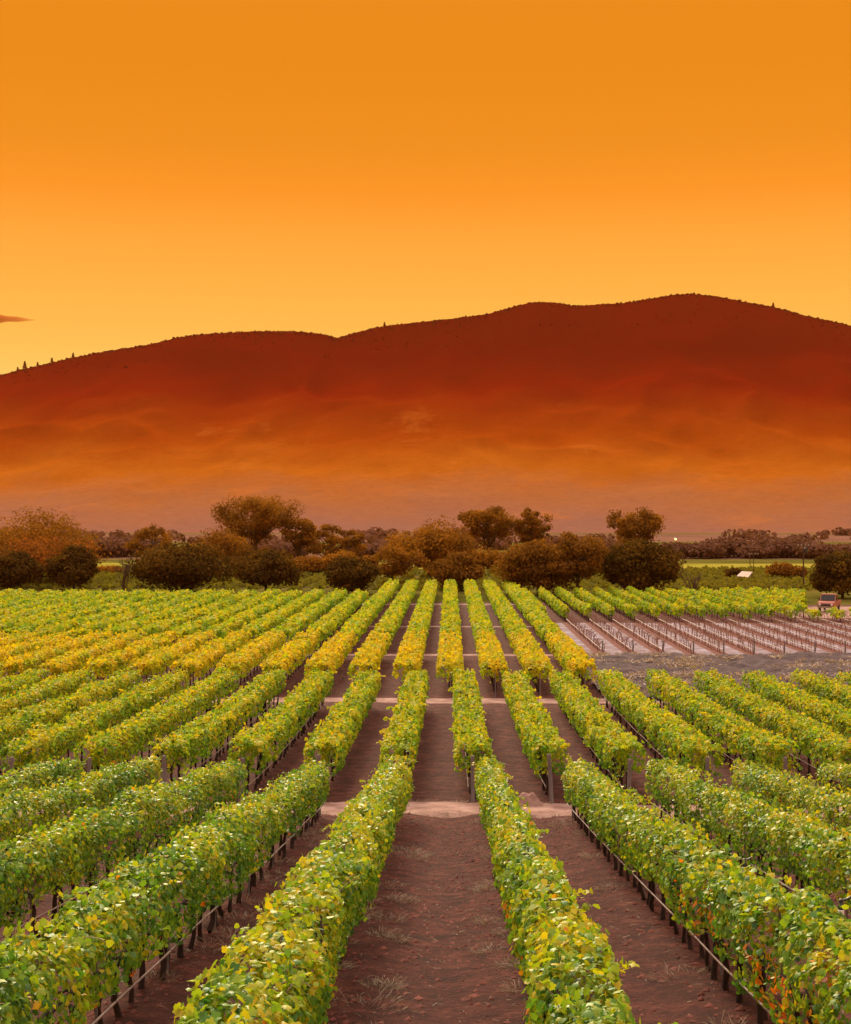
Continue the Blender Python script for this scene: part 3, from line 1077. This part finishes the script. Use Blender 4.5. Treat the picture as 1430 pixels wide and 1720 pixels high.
# low crop behind the tree line
P_, N_, T_ = [], [], []
rg = rngf(81)
Xr = np.arange(-110, 130, 3.2)
for X in Xr:
    n = 640
    y = rg.uniform(214, 300, n)
    P_.append(np.stack([X + rg.normal(0, .45, n), y, rg.uniform(.1, .75, n)], -1))
P = np.concatenate(P_)
nr = rg.normal(0, .6, P.shape) + np.array([0, 0, .8])
ti = np.clip(.40 + rg.normal(0, .08, len(P)) + .1 * vnoise(P[:, :2] * .05, 5), .1, .8)
V, Fs, T = put_leaves(P, nr, rg.uniform(.5, .9, len(P)), ti, LC, rg)
o = stuff(link('far_crop', np_mesh('far_crop', V, Fs, M_crop, tint=T)))
tag(o, 'hazy green vine crop on the flat land behind the trees', 'crop')

# ------------------------------------------------------------------ trees
def branch_pts(a, b, rg, bend=.12, n=5):
    a, b = np.array(a, float), np.array(b, float)
    t = np.linspace(0, 1, n)[:, None]
    L = np.linalg.norm(b - a)
    mid = rg.normal(0, bend * L, 3)
    return a + (b - a) * t + mid * (t * (1 - t) * 2)


def make_tree(label, px, base_py, top_py, wpx, style, mat, seed, group=None, leaves=5200, leaf=(.26, .50), name='broadleaf_tree', dist=None, tint=(.15, .85), cat='tree'):
    D = dist or gd(base_py)
    rg = rngf(seed)
    x = wx(px, D)
    zt = wz(top_py, D)
    w = {'round': 1.06, 'dome': 1.3, 'tall': 1.3, 'sparse': 1.3}[style] * wpx / F * D
    h = zt
    th = thing(name, label, cat, (x, D, 0), group=group)
    rt = max(.12, .022 * h + .012 * w)
    zb = {'round': .06, 'dome': .12, 'tall': .34, 'sparse': .22}[style] * h
    # clump centres
    nc = {'round': 46, 'dome': 46, 'tall': 44, 'sparse': 30}[style]
    rc = {'round': .17, 'dome': .145, 'tall': .125, 'sparse': .12}[style] * w
    cs = []
    hh = (h - zb) / 2
    zc = zb + hh
    tries = 0
    while len(cs) < nc and tries < 6000:
        tries += 1
        u = rg.normal(0, 1, 3)
        u /= np.linalg.norm(u)
        rad = rg.random() ** .28
        p = u * rad * np.array([w / 2 - rc * .5, w / 2 - rc * .5, hh - rc * .45])
        if style == 'dome' and p[2] < -.25 * hh:
            p[2] *= .6
        if style == 'tall':
            # flat-topped, spreading upwards
            f = (p[2] + hh) / (2 * hh)
            p[:2] *= .72 + .42 * f
            p[2] = (abs(f) ** .8) * 2 * hh - hh if f > 0 else p[2]
        p[2] += zc
        cs.append(p)
    cs = np.array(cs)
    # one clump right at the top so that the height is the one in the picture
    cs[0] = (rg.normal(0, .08 * w), rg.normal(0, .08 * w), h - rc * .62)
    tb = MB()
    lean = rg.normal(0, .04 * h, 2)
    tops = np.array([lean[0], lean[1], zb + .45 * (h - zb)])
    tp = branch_pts((0, 0, -.3), tops, rg, .05, 6)
    tb.tube(tp, np.linspace(rt, rt * .45, 6), 7)
    order = np.argsort(-np.linalg.norm(cs[:, :2], axis=1))
    trunk = link('trunk', tb.mesh('trunk', M_treebark, smooth=True), th)
    nl = {'round': 9, 'dome': 12, 'tall': 16, 'sparse': 16}[style]
    for i in order[:nl]:
        s = tp[int(rg.integers(2, 6))]
        if s[2] > cs[i][2]:
            s = tp[2]
        lb = MB().tube(branch_pts(s, cs[i], rg, .10), np.linspace(rt * .42, rt * .10, 5), 5)
        link('limb', lb.mesh('limb', M_treebark, smooth=True), trunk)
    # leaves
    nlv = int(leaves * 1.7)
    ci = rg.integers(0, nc, nlv)
    crs = rc * rg.uniform(.7, 1.25, nc)
    u = rg.normal(0, 1, (nlv, 3))
    u /= np.linalg.norm(u, axis=1, keepdims=True)
    rad = rg.random(nlv) ** (.42 if style in ('round', 'dome') else .5)
    P = cs[ci] + u * (rad * crs[ci])[:, None] * np.array([1.15, 1.15, .78])
    keep = P[:, 2] > .12 * min(h, 3)
    nr = u + rg.normal(0, .45, u.shape) + np.array([0, 0, .25])
    ct = rg.uniform(*tint, nc)
    ti = np.clip(ct[ci] + rg.normal(0, .15, nlv), 0, 1)
    V, Fs, T = put_leaves(P[keep], nr[keep], rg.uniform(*leaf, keep.sum()), ti[keep], LC, rg, .3)
    stuff(link('crown', np_mesh('crown', V, Fs, mat, tint=T), th))
    return th


def bare_bush(label, px, base_py, top_py, wpx, seed, name='bare_tree', mat=None):
    D = gd(base_py)
    rg = rngf(seed)
    h = wz(top_py, D)
    w = wpx / F * D
    th = thing(name, label, 'tree', (wx(px, D), D, 0))
    tw = MB()
    tb = MB()
    tp = branch_pts((0, 0, -.2), (rg.normal(0, .2), rg.normal(0, .2), h * .3), rg, .06)
    tb.tube(tp, np.linspace(.16, .11, 5), 6)
    tr = link('trunk', tb.mesh('trunk', M_treebark), th)
    for q in range(9):
        a = rg.uniform(0, 6.28)
        e = np.array([math.cos(a) * w / 2 * rg.uniform(.4, 1), math.sin(a) * w / 2 * rg.uniform(.4, 1), h * rg.uniform(.65, 1)])
        bp = branch_pts(tp[int(rg.integers(1, 5))], e, rg, .12, 6)
        link('limb', MB().tube(bp, np.linspace(.085, .03, 6), 5).mesh('limb', M_treebark), tr)
        for s in range(14):
            p = bp[int(rg.integers(2, 6))]
            d = rg.normal(0, .5, 3) + np.array([0, 0, .5])
            tw.tube(branch_pts(p, p + d * h * .22, rg, .12, 4), np.linspace(.03, .012, 4), 4, cap=False)
    stuff(link('twigs', tw.mesh('twigs', M_treebark), th))
    return th


# far left cluster
make_tree('tall olive-brown tree at the far left edge, behind the orange tree', 55, 978, 858, 185, 'dome', M_toliv, 1, leaves=6500)
make_tree('orange-leaved autumn tree in the far left cluster', 62, 985, 900, 150, 'dome', M_torng, 2, leaves=5200, tint=(.3, 1))
make_tree('dark evergreen tree right of the orange tree, beside the leafless bush', 122, 993, 918, 82, 'round', M_tevg, 3, leaves=5200)
make_tree('dark low evergreen tree cut by the left edge below the orange tree', 18, 994, 925, 92, 'round', M_tevg, 4, leaves=5200)
bare_bush('leafless grey bush between the far left cluster and a dark round tree', 207, 996, 930, 64, 5)
make_tree('thin open-crowned tree behind the leafless bush', 256, 958, 880, 70, 'sparse', M_toliv, 6, leaves=2300)
make_tree('wide dark round tree left of the tall central-left tree', 305, 994, 910, 162, 'round', M_tevg, 7, leaves=8500, tint=(.15, 1))
make_tree('tallest brown tree of the left half, rising above the tree line', 428, 962, 831, 128, 'tall', M_toliv, 8, leaves=7200)
make_tree('brown hazy tree at the left foot of the tallest tree', 362, 968, 884, 100, 'dome', M_toliv, 9, leaves=4200)
make_tree('yellowish tree peeping out above a dark round bush', 428, 974, 916, 74, 'dome', M_torng, 10, leaves=2600, tint=(.0, .5))
make_tree('dark round tree below the tallest tree', 448, 997, 923, 108, 'round', M_tevg, 11, leaves=6500)
make_tree('slim brown tree right of the tallest tree', 506, 962, 871, 58, 'tall', M_toliv, 12, leaves=2400)
make_tree('second slim brown tree right of the tallest tree', 548, 960, 881, 56, 'sparse', M_toliv, 13, leaves=2300)
make_tree('slim brown tree standing over the low square dark bush', 586, 960, 889, 52, 'sparse', M_toliv, 14, leaves=2000)
make_tree('low square dark bush left of the central vine rows', 592, 998, 937, 90, 'round', M_tevg, 15, leaves=5200)
make_tree('open brown shrub between the square bush and the domed tree', 660, 986, 914, 86, 'sparse', M_toliv, 16, leaves=2600)
make_tree('large domed brown tree behind the centre of the rows', 722, 974, 869, 122, 'dome', M_toliv, 17, leaves=6500)
make_tree('dark brown bush straddling the central rows', 768, 992, 928, 88, 'round', M_toliv, 18, leaves=4600, tint=(0, .4))
make_tree('tall twin-topped brown tree right of centre', 822, 960, 849, 84, 'tall', M_toliv, 19, leaves=4600)
make_tree('tall slim tree right of the twin-topped tree', 893, 960, 851, 60, 'tall', M_toliv, 20, leaves=3200)
make_tree('wide dark brown tree mass right of the central rows', 905, 999, 905, 140, 'round', M_toliv, 21, leaves=7500, tint=(0, .45))
make_tree('brown tree with a pale trunk left of the darkest round tree', 968, 1002, 892, 86, 'dome', M_toliv, 22, leaves=4200, tint=(.05, .5))
make_tree('tall rounded tree rising behind the darkest round tree', 1067, 962, 852, 78, 'tall', M_toliv, 23, leaves=4600)
make_tree('darkest round evergreen tree right of the tree line', 1075, 999, 905, 132, 'round', M_tevg, 24, leaves=8500)
bare_bush('thin leafless brush right of the darkest round tree', 1163, 1002, 960, 44, 25)
make_tree('dark round tree at the right edge behind the truck', 1412, 1004, 924, 104, 'round', M_tevg, 26, leaves=6500)
make_tree('small dark bush beside the pale roof', 1231, 972, 953, 30, 'round', M_tevg, 27, leaves=1200, name='bush', cat='bush')
make_tree('pale green shrub left of the utility pole', 1310, 974, 944, 40, 'dome', M_toliv, 28, leaves=1500, name='bush', cat='bush')
make_tree('smaller pale green shrub touching the utility pole', 1334, 973, 950, 30, 'dome', M_toliv, 29, leaves=1000, name='bush', cat='bush')
# brown understorey that fills the gaps of the tree line
und = [(178, 985, 938, 44, 'low brown shrub between the far left cluster and the leafless bush'), 
       (500, 975, 922, 60, 'brown shrub under the slim brown tree beside the tallest tree'), (536, 968, 918, 66, 'brown shrub under the second slim tree'), (578, 966, 912, 60, 'brown shrub behind the square dark bush'),
       (740, 985, 918, 72, 'brown shrub under the right of the domed tree'),
       (806, 972, 905, 66, 'brown shrub under the twin-topped tree'), (1018, 985, 915, 62, 'brown shrub between the pale-trunked tree and the darkest tree'), (880, 965, 900, 64, 'brown shrub under the tall slim tree')]
for q, (px, base, top, w, lab) in enumerate(und):
    make_tree(lab, px, min(base, 966), top + 14, w, 'dome', M_toliv, 130 + q, leaves=2000, name='shrub', cat='shrub', tint=(.3, .9))
# distant tree line, right and left
far = [(1152, 916, 50), (1178, 911, 44), (1203, 906, 40), (1222, 902, 40), (1246, 912, 40), (1268, 916, 34), (1290, 903, 44), (1318, 905, 42), (1340, 909, 40), (1362, 914, 44), (1395, 918, 50), (1425, 916, 50),
       (1008, 912, 60), (1128, 912, 40), (165, 905, 50), (195, 903, 46), (222, 906, 44), (630, 914, 44), (655, 912, 40), (470, 912, 60), (980, 915, 50)]
for q, (px, top, w) in enumerate(far):
    pos = ORD[q] if q < 12 else None
    lab = f'{pos} hazy tree from the left in the distant line at right' if pos else ['hazy tree in the gap left of the darkest round tree', 'hazy tree just right of the darkest round tree', 'leftmost hazy tree above the leafless bush', 'middle hazy tree above the leafless bush',
          'rightmost hazy tree above the leafless bush', 'hazy far tree left of the domed tree', 'hazy far tree touching the domed tree', 'hazy far tree behind the tallest brown tree', 'hazy far tree behind the pale-trunked tree'][q - 12]
    make_tree(lab, px, 935 + (q * 7) % 4, top, w * 1.7, 'round', M_tfar, 60 + q, group='distant hazy trees', leaves=1500, leaf=(.6, 1.2), tint=(.2, .8))

# lone conifers on the left end of the ridge
for q, (px, hpx) in enumerate([(38, 13), (84, 8), (120, 8), (26, 6), (60, 6), (1297, 7), (646, 6)]):
    x = wx(px, YR)
    zg = float(mount_h(np.array([x]), np.array([YR]))[0])
    lab = ['tallest lone conifer on the left ridge line', 'small conifer second right of the tallest on the left ridge', 'bushy conifer right on the left ridge before it levels', 'tiny conifer just left of the tallest ridge conifer',
           'tiny conifer just right of the tallest ridge conifer', 'tiny conifer on the right shoulder of the summit', 'tiny conifer on the ridge right of the saddle'][q]
    th = thing('ridge_conifer', lab, 'tree', (x, YR, zg), group='lone conifers on the ridge')
    hh = hpx / F * YR
    link('trunk', MB().tube([(0, 0, -2), (0, 0, hh * .5), (0, 0, hh * .95)], [.35, .25, .1], 5).mesh('trunk', M_treebark), th)
    rg = rngf(90 + q)
    n = 260
    f = rg.random(n)
    a = rg.uniform(0, 6.28, n)
    rr = (1 - f * .8) * hh * .34 * np.sqrt(rg.random(n))
    P = np.stack([rr * np.cos(a), rr * np.sin(a), hh * (.12 + .86 * f)], -1)
    V, Fs, T = put_leaves(P, np.stack([np.cos(a), np.sin(a), np.full(n, .4)], -1) + rg.normal(0, .4, (n, 3)), rg.uniform(1, 2.2, n), np.zeros(n), LC, rg)
    stuff(link('crown', np_mesh('crown', V, Fs, M_scrub, tint=T), th))

# ------------------------------------------------------------------ small built things
M_red = surf('faded_red_paint', [(0.3, (.26, .07, .04)), (0.7, (.38, .11, .07))], scale=2, rough=0.5, spec=0.4)
M_glass, N_, L_ = newmat('window_glass')
ob, gb = N_('ShaderNodeOutputMaterial'), N_('ShaderNodeBsdfPrincipled')
gb.inputs['Base Color'].default_value = (.03, .03, .03, 1)
gb.inputs['Specular IOR Level'].default_value = .2
gb.inputs['Roughness'].default_value = .25
L_(gb.outputs[0], ob.inputs[0])
M_tyre = surf('tyre', [(0.3, (.015, .015, .015)), (0.7, (.03, .03, .03))], scale=6, rough=.85)
M_rim = surf('steel_rim', [(0.3, (.3, .3, .3)), (0.7, (.45, .44, .42))], scale=6, rough=.4, metal=.8)
M_roof = surf('pale_roof', [(0.3, (.36, .25, .20)), (0.7, (.48, .36, .30))], scale=1.2, rough=.6)

# pickup truck at the right, nose to the camera (local: x across, -y = front)
tk = thing('pickup_truck', 'faded red pickup truck parked behind the vines at the right edge', 'truck', (44.3, 168.0, 0.03), R(-24))
body = MB()
body.prism([(-2.45, .55), (-2.5, .95), (-2.35, 1.12), (-1.0, 1.22), (.75, 1.22), (.75, .50), (-2.3, .45)], -.92, .92)
link('body', body.mesh('body', M_red), tk)
cabm = MB()
prof = [(-1.05, 1.22), (-.62, 1.92), (-.45, 1.98), (.45, 1.98), (.62, 1.9), (.74, 1.22)]
for xa, xb in ((-.86, -.78), (.78, .86)):                                  # side frames with a window opening
    cabm.prism([(-1.05, 1.22), (-.62, 1.92), (-.53, 1.84), (-.88, 1.28)], xa, xb)
    cabm.prism([(.74, 1.22), (.62, 1.9), (.5, 1.84), (.60, 1.28)], xa, xb)
cabm.box((0, .0, 1.945), (1.72, 1.16, .09))
cabm.box((0, -.1, 1.245), (1.72, 1.64, .06))
cab = link('cab', cabm.mesh('cab', M_red), tk)
gl = MB()
gl.add([(-.78, -1.00, 1.28), (.78, -1.00, 1.28), (.76, -.62, 1.89), (-.76, -.62, 1.89), (-.78, -.98, 1.28), (.78, -.98, 1.28), (.76, -.60, 1.89), (-.76, -.60, 1.89)],
       [(0, 1, 2, 3), (7, 6, 5, 4), (0, 4, 5, 1), (3, 2, 6, 7)])
link('windscreen', gl.mesh('windscreen', M_glass), cab)
link('rear_window', MB().box((0, .655, 1.58), (1.4, .02, .54)).mesh('rear_window', M_glass), cab)
for sx in (-1, 1):
    link('side_window', MB().box((sx * .81, -.12, 1.56), (.02, 1.12, .52)).mesh('side_window', M_glass), cab)
    link('headlight', MB().lathe([(.0, -.04), (.08, -.03), (.12, 0), (.12, .05)], (0, 0, 0), 12, 'x').mesh('headlight', M_white), tk, (sx * .68, -2.5, .86), (0, 0, R(90)))
    link('mirror', MB().box((0, 0, 0), (.16, .07, .2)).mesh('mirror', M_dark), tk, (sx * .99, -.85, 1.36))
link('bumper', MB().box((0, -2.56, .56), (1.8, .14, .2)).mesh('bumper', M_rim), tk)
link('grille', MB().box((0, -2.505, .84), (1.0, .04, .22)).mesh('grille', M_dark), tk)
bed = MB()
bed.box((0, 1.75, .74), (1.84, 2.0, .1))
for sx in (-1, 1):
    bed.box((sx * .89, 1.75, .98), (.06, 2.0, .4))
bed.box((0, 2.72, .98), (1.72, .06, .4))
bed.box((0, .80, .98), (1.72, .06, .4))
link('bed', bed.mesh('bed', M_red), tk)
for sx in (-1, 1):
    for yy in (-1.62, 1.65):
        wl = link('wheel', MB().lathe([(.2, -.1), (.33, -.1), (.36, -.06), (.36, .06), (.33, .1), (.2, .1)], (0, 0, 0), 18, 'x').mesh('wheel', M_tyre, smooth=True), tk, (sx * .80, yy, .36))
        link('rim', MB().lathe([(.0, .05), (.08, .06), (.16, .03), (.21, .08), (.21, -.08), (0, -.08)], (0, 0, 0), 14, 'x').mesh('rim', M_rim), wl, (0, 0, 0), (0, 0, 0 if sx > 0 else math.pi))

# low shed with a pale sloping roof
sh = thing('field_shed', 'low open shed with a pale sloping roof beyond the right-hand vines', 'shed', (wx(1245, 252), 249.5, 0), R(8))
rf = MB()
rf.add([(-2.1, -1.6, .80), (-.4, -2.6, .60), (2.0, 1.8, 1.36), (.2, 2.3, 1.45), (-2.1, -1.6, .90), (-.4, -2.6, .70), (2.0, 1.8, 1.46), (.2, 2.3, 1.55)],
       [(3, 2, 1, 0), (4, 5, 6, 7), (0, 1, 5, 4), (1, 2, 6, 5), (2, 3, 7, 6), (3, 0, 4, 7)])
link('roof', rf.mesh('roof', M_roof), sh)
for x, y, z in ((-1.8, -1.5, .82), (-.45, -2.2, .66), (1.75, 1.6, 1.34), (.25, 2.0, 1.42)):
    link('post', MB().tube([(x, y, -.1), (x, y, z)], [.07, .07], 6).mesh('post', M_wood), sh)


def pole(label, px, base, top, arms, seed, r=.13):
    D = gd(base)
    h = wz(top, D)
    th = thing('utility_pole', label, 'utility pole', (wx(px, D), D, 0), group='utility poles at right')
    link('mast', MB().tube([(0, 0, -.2), (0, 0, h * .5), (0, 0, h)], [r, r * .85, r * .7], 8).mesh('mast', M_treebark), th)
    if arms:
        link('crossarm', MB().box((0, 0, h - .35), (1.9, .1, .12)).mesh('crossarm', M_treebark), th)
        for x in (-.8, -.3, .3, .8):
            link('insulator', MB().lathe([(0, .14), (.05, .13), (.06, .05), (.035, 0)], (x, 0, h - .29), 8).mesh('insulator', M_white), th)
    if arms == 2:
        link('transformer', MB().lathe([(0, 0), (.26, 0), (.28, .1), (.28, .75), (.2, .85), (0, .87)], (.36, 0, h - 1.5), 12).mesh('transformer', M_dark), th)
    return th


pole('tall dark utility pole with crossarm left of the right-edge tree', 1347, 987, 913, 2, 1)
pole('thin pole with two pale fittings above the pale roof', 1264, 968, 928, 1, 2, .08)
pole('thin pole just right of the darkest round tree', 1146, 962, 920, 0, 3, .08)
pole('thin distant pole between the hazy trees at right', 1258, 951, 908, 0, 4, .10)

# distant lit lamp
D = 330.0
M_lamp, N_, L_ = newmat('lamp_glow')
ob, em = N_('ShaderNodeOutputMaterial'), N_('ShaderNodeEmission')
em.inputs[0].default_value = (1, .50, .16, 1)
em.inputs[1].default_value = 2.2
L_(em.outputs[0], ob.inputs[0])
lp = thing('yard_lamp', 'small glowing orange yard lamp right of the tall rounded tree', 'lamp', (wx(1133, D), D, 0))
zl = wz(905, D)
link('pole', MB().tube([(0, 0, -.1), (0, 0, zl * .6), (0, 0, zl + .25)], [.09, .07, .06], 6).mesh('pole', M_dark), lp)
link('arm', MB().tube([(0, 0, zl + .22), (0, -.5, zl + .35), (0, -.9, zl + .3)], [.05, .05, .04], 6).mesh('arm', M_dark), lp)
link('lamp_shade', MB().lathe([(.08, .36), (.3, .24), (.42, .12), (.40, .12), (.06, .3)], (0, -.9, zl), 12).mesh('lamp_shade', M_dark), lp)
link('bulb', MB().lathe([(0, -.30), (.18, -.24), (.26, -.05), (.22, .12), (0, .2)], (0, -.9, zl), 12).mesh('bulb', M_lamp, smooth=True), lp)

# sprinkler risers
for q, (x, y, zt) in enumerate(((4.32, 15.9, 1.95), (4.28, 20.9, 1.78), (5.3, 34.0, .55), (5.3, 39.5, .5), (5.3, 46.2, .45))):
    lab = ['white sprinkler riser topping the second right-hand row near the right edge', 'white sprinkler riser poking from the second right-hand row further up', 'nearest short white riser in the lane right of the second row',
           'middle short white riser in the lane right of the second row', 'farthest short white riser in that lane, beside the cross path'][q]
    sp_ = thing('sprinkler_riser', lab, 'sprinkler', (x, y, float(soil_z(np.array([x]), np.array([y]))[0])), group='white sprinkler risers')
    link('pipe', MB().tube([(0, 0, -.1), (.005, 0, zt * .5), (0, .01, zt - .1)], [.022, .022, .022], 8).mesh('pipe', M_white), sp_)
    link('collar', MB().lathe([(.022, zt - .22), (.036, zt - .2), (.036, zt - .1), (.02, zt - .08)], (0, .01, 0), 10).mesh('collar', M_white), sp_)
    hd = link('head', MB().lathe([(0, zt - .1), (.03, zt - .1), (.035, zt - .05), (.02, zt - .02), (.02, zt + .02), (0, zt + .03)], (0, .01, 0), 10).mesh('head', M_dark), sp_)
    link('nozzle', MB().tube([(-.02, .01, zt), (.06, .01, zt + .02), (.11, .01, zt + .05)], [.014, .013, .01], 6).mesh('nozzle', M_dark), hd)

# heap of dug soil and straw at the cross path
hx, hy = wx(886, 49.6), 49.6
rg = rngf(12)
n = 26
aa, rr = np.meshgrid(np.linspace(0, 2 * math.pi, n, endpoint=False), np.linspace(0, 1, 12))
Xh = rr.ravel() * np.cos(aa.ravel()) * .62
Yh = rr.ravel() * np.sin(aa.ravel()) * .5
Zh = .52 * np.clip(1 - rr.ravel() ** 1.6, 0, 1) * (1 + .35 * fbm(np.stack([Xh * 4, Yh * 4], -1), 3, 4)) + .05 * fbm(np.stack([Xh * 11, Yh * 11], -1), 3, 6) * (rr.ravel() < .97) - .04
i = np.arange(11)[:, None] * n
jj = np.arange(n)[None]
Fs = np.stack([i + jj, i + (jj + 1) % n, i + n + (jj + 1) % n, i + n + jj], -1).reshape(-1, 4)
o = link('soil_heap', np_mesh('soil_heap', np.stack([Xh, Yh, Zh], -1), Fs, M_path, smooth=True), loc=(hx, hy, float(soil_z(np.array([hx]), np.array([hy]))[0]) + .03))
tag(o, 'small pinkish heap of dug soil on the nearest cross path', 'soil heap')

# pale crates at the far ends of the rows
for q, (px, y, lab) in enumerate(((866, 184, 'pale slatted crate stack at the row ends right of centre'), (592, 186, 'pale slatted crate left of the central rows near the trees'), (611, 192, 'pale slatted crate beside the square dark bush'))):
    th = thing('crate', lab, 'crate', (wx(px, y), y, 0), R(10 * q), group='pale crates at the row ends')
    ztop = 1.75 if q == 0 else 1.7
    th.scale = (.55, .55, .62)
    for zz in np.arange(.12, ztop, .2):
        for sx, sy, d in ((0, -.5, (1.04, .04, .14)), (0, .5, (1.04, .04, .14)), (-.5, 0, (.04, .94, .14)), (.5, 0, (.04, .94, .14))):
            link('slat', MB().box((sx, sy, zz), d).mesh('slat', M_roof), th)
    for sx in (-.45, .45):
        for sy in (-.45, .45):
            link('corner_post', MB().box((sx, sy, ztop / 2), (.06, .06, ztop)).mesh('corner_post', M_roof), th)

# ------------------------------------------------------------------ cloud
M_cloud, N_, L_ = newmat('cloud_vapour')
ob, pv = N_('ShaderNodeOutputMaterial'), N_('ShaderNodeVolumePrincipled')
pv.inputs['Color'].default_value = (.52, .17, .04, 1)
pv.inputs['Density'].default_value = 0.05
L_(pv.outputs[0], ob.inputs['Volume'])
cb = MB()
prof = []
D = 4200.0
L0, L1 = wx(-190, D), wx(60, D)
m = 30
V, Fs = [], []
for q in range(m):
    t = q / (m - 1)
    x = L0 + (L1 - L0) * t
    rr = math.sin(math.pi * min(1, .12 + .88 * t)) ** .8 * (1 - .5 * t) + .01
    zc = wz(524 + 12 * t, D)
    for a in range(12):
        an = 2 * math.pi * a / 12
        V.append((x, D + math.cos(an) * 80 * rr, zc + math.sin(an) * 26 * rr * (1 + .2 * math.sin(q * 1.3))))
for q in range(m - 1):
    for a in range(12):
        Fs.append((q * 12 + a, q * 12 + (a + 1) % 12, (q + 1) * 12 + (a + 1) % 12, (q + 1) * 12 + a))
Fs.append(tuple(range(12))[::-1])
Fs.append(tuple(range((m - 1) * 12, m * 12)))
cb.add(V, Fs)
o = link('cloud', cb.mesh('cloud', M_cloud, smooth=True))
tag(o, 'thin dark streak of cloud at the left edge above the ridge', 'cloud')

# ------------------------------------------------------------------ haze
M_haze, N_, L_ = newmat('haze_air')
ob, pv = N_('ShaderNodeOutputMaterial'), N_('ShaderNodeVolumePrincipled')
pv.inputs['Color'].default_value = (.82, .29, .085, 1)
pv.inputs['Density'].default_value = 0.000045
pv.inputs['Anisotropy'].default_value = 0.0
L_(pv.outputs[0], ob.inputs['Volume'])
hz = link('haze', MB().box((0, 1300, 179), (3320, 2720, 362)).mesh('haze', M_haze))
hz['kind'] = 'stuff'
tag(hz, 'warm evening haze filling the valley up to the ridge', 'haze')
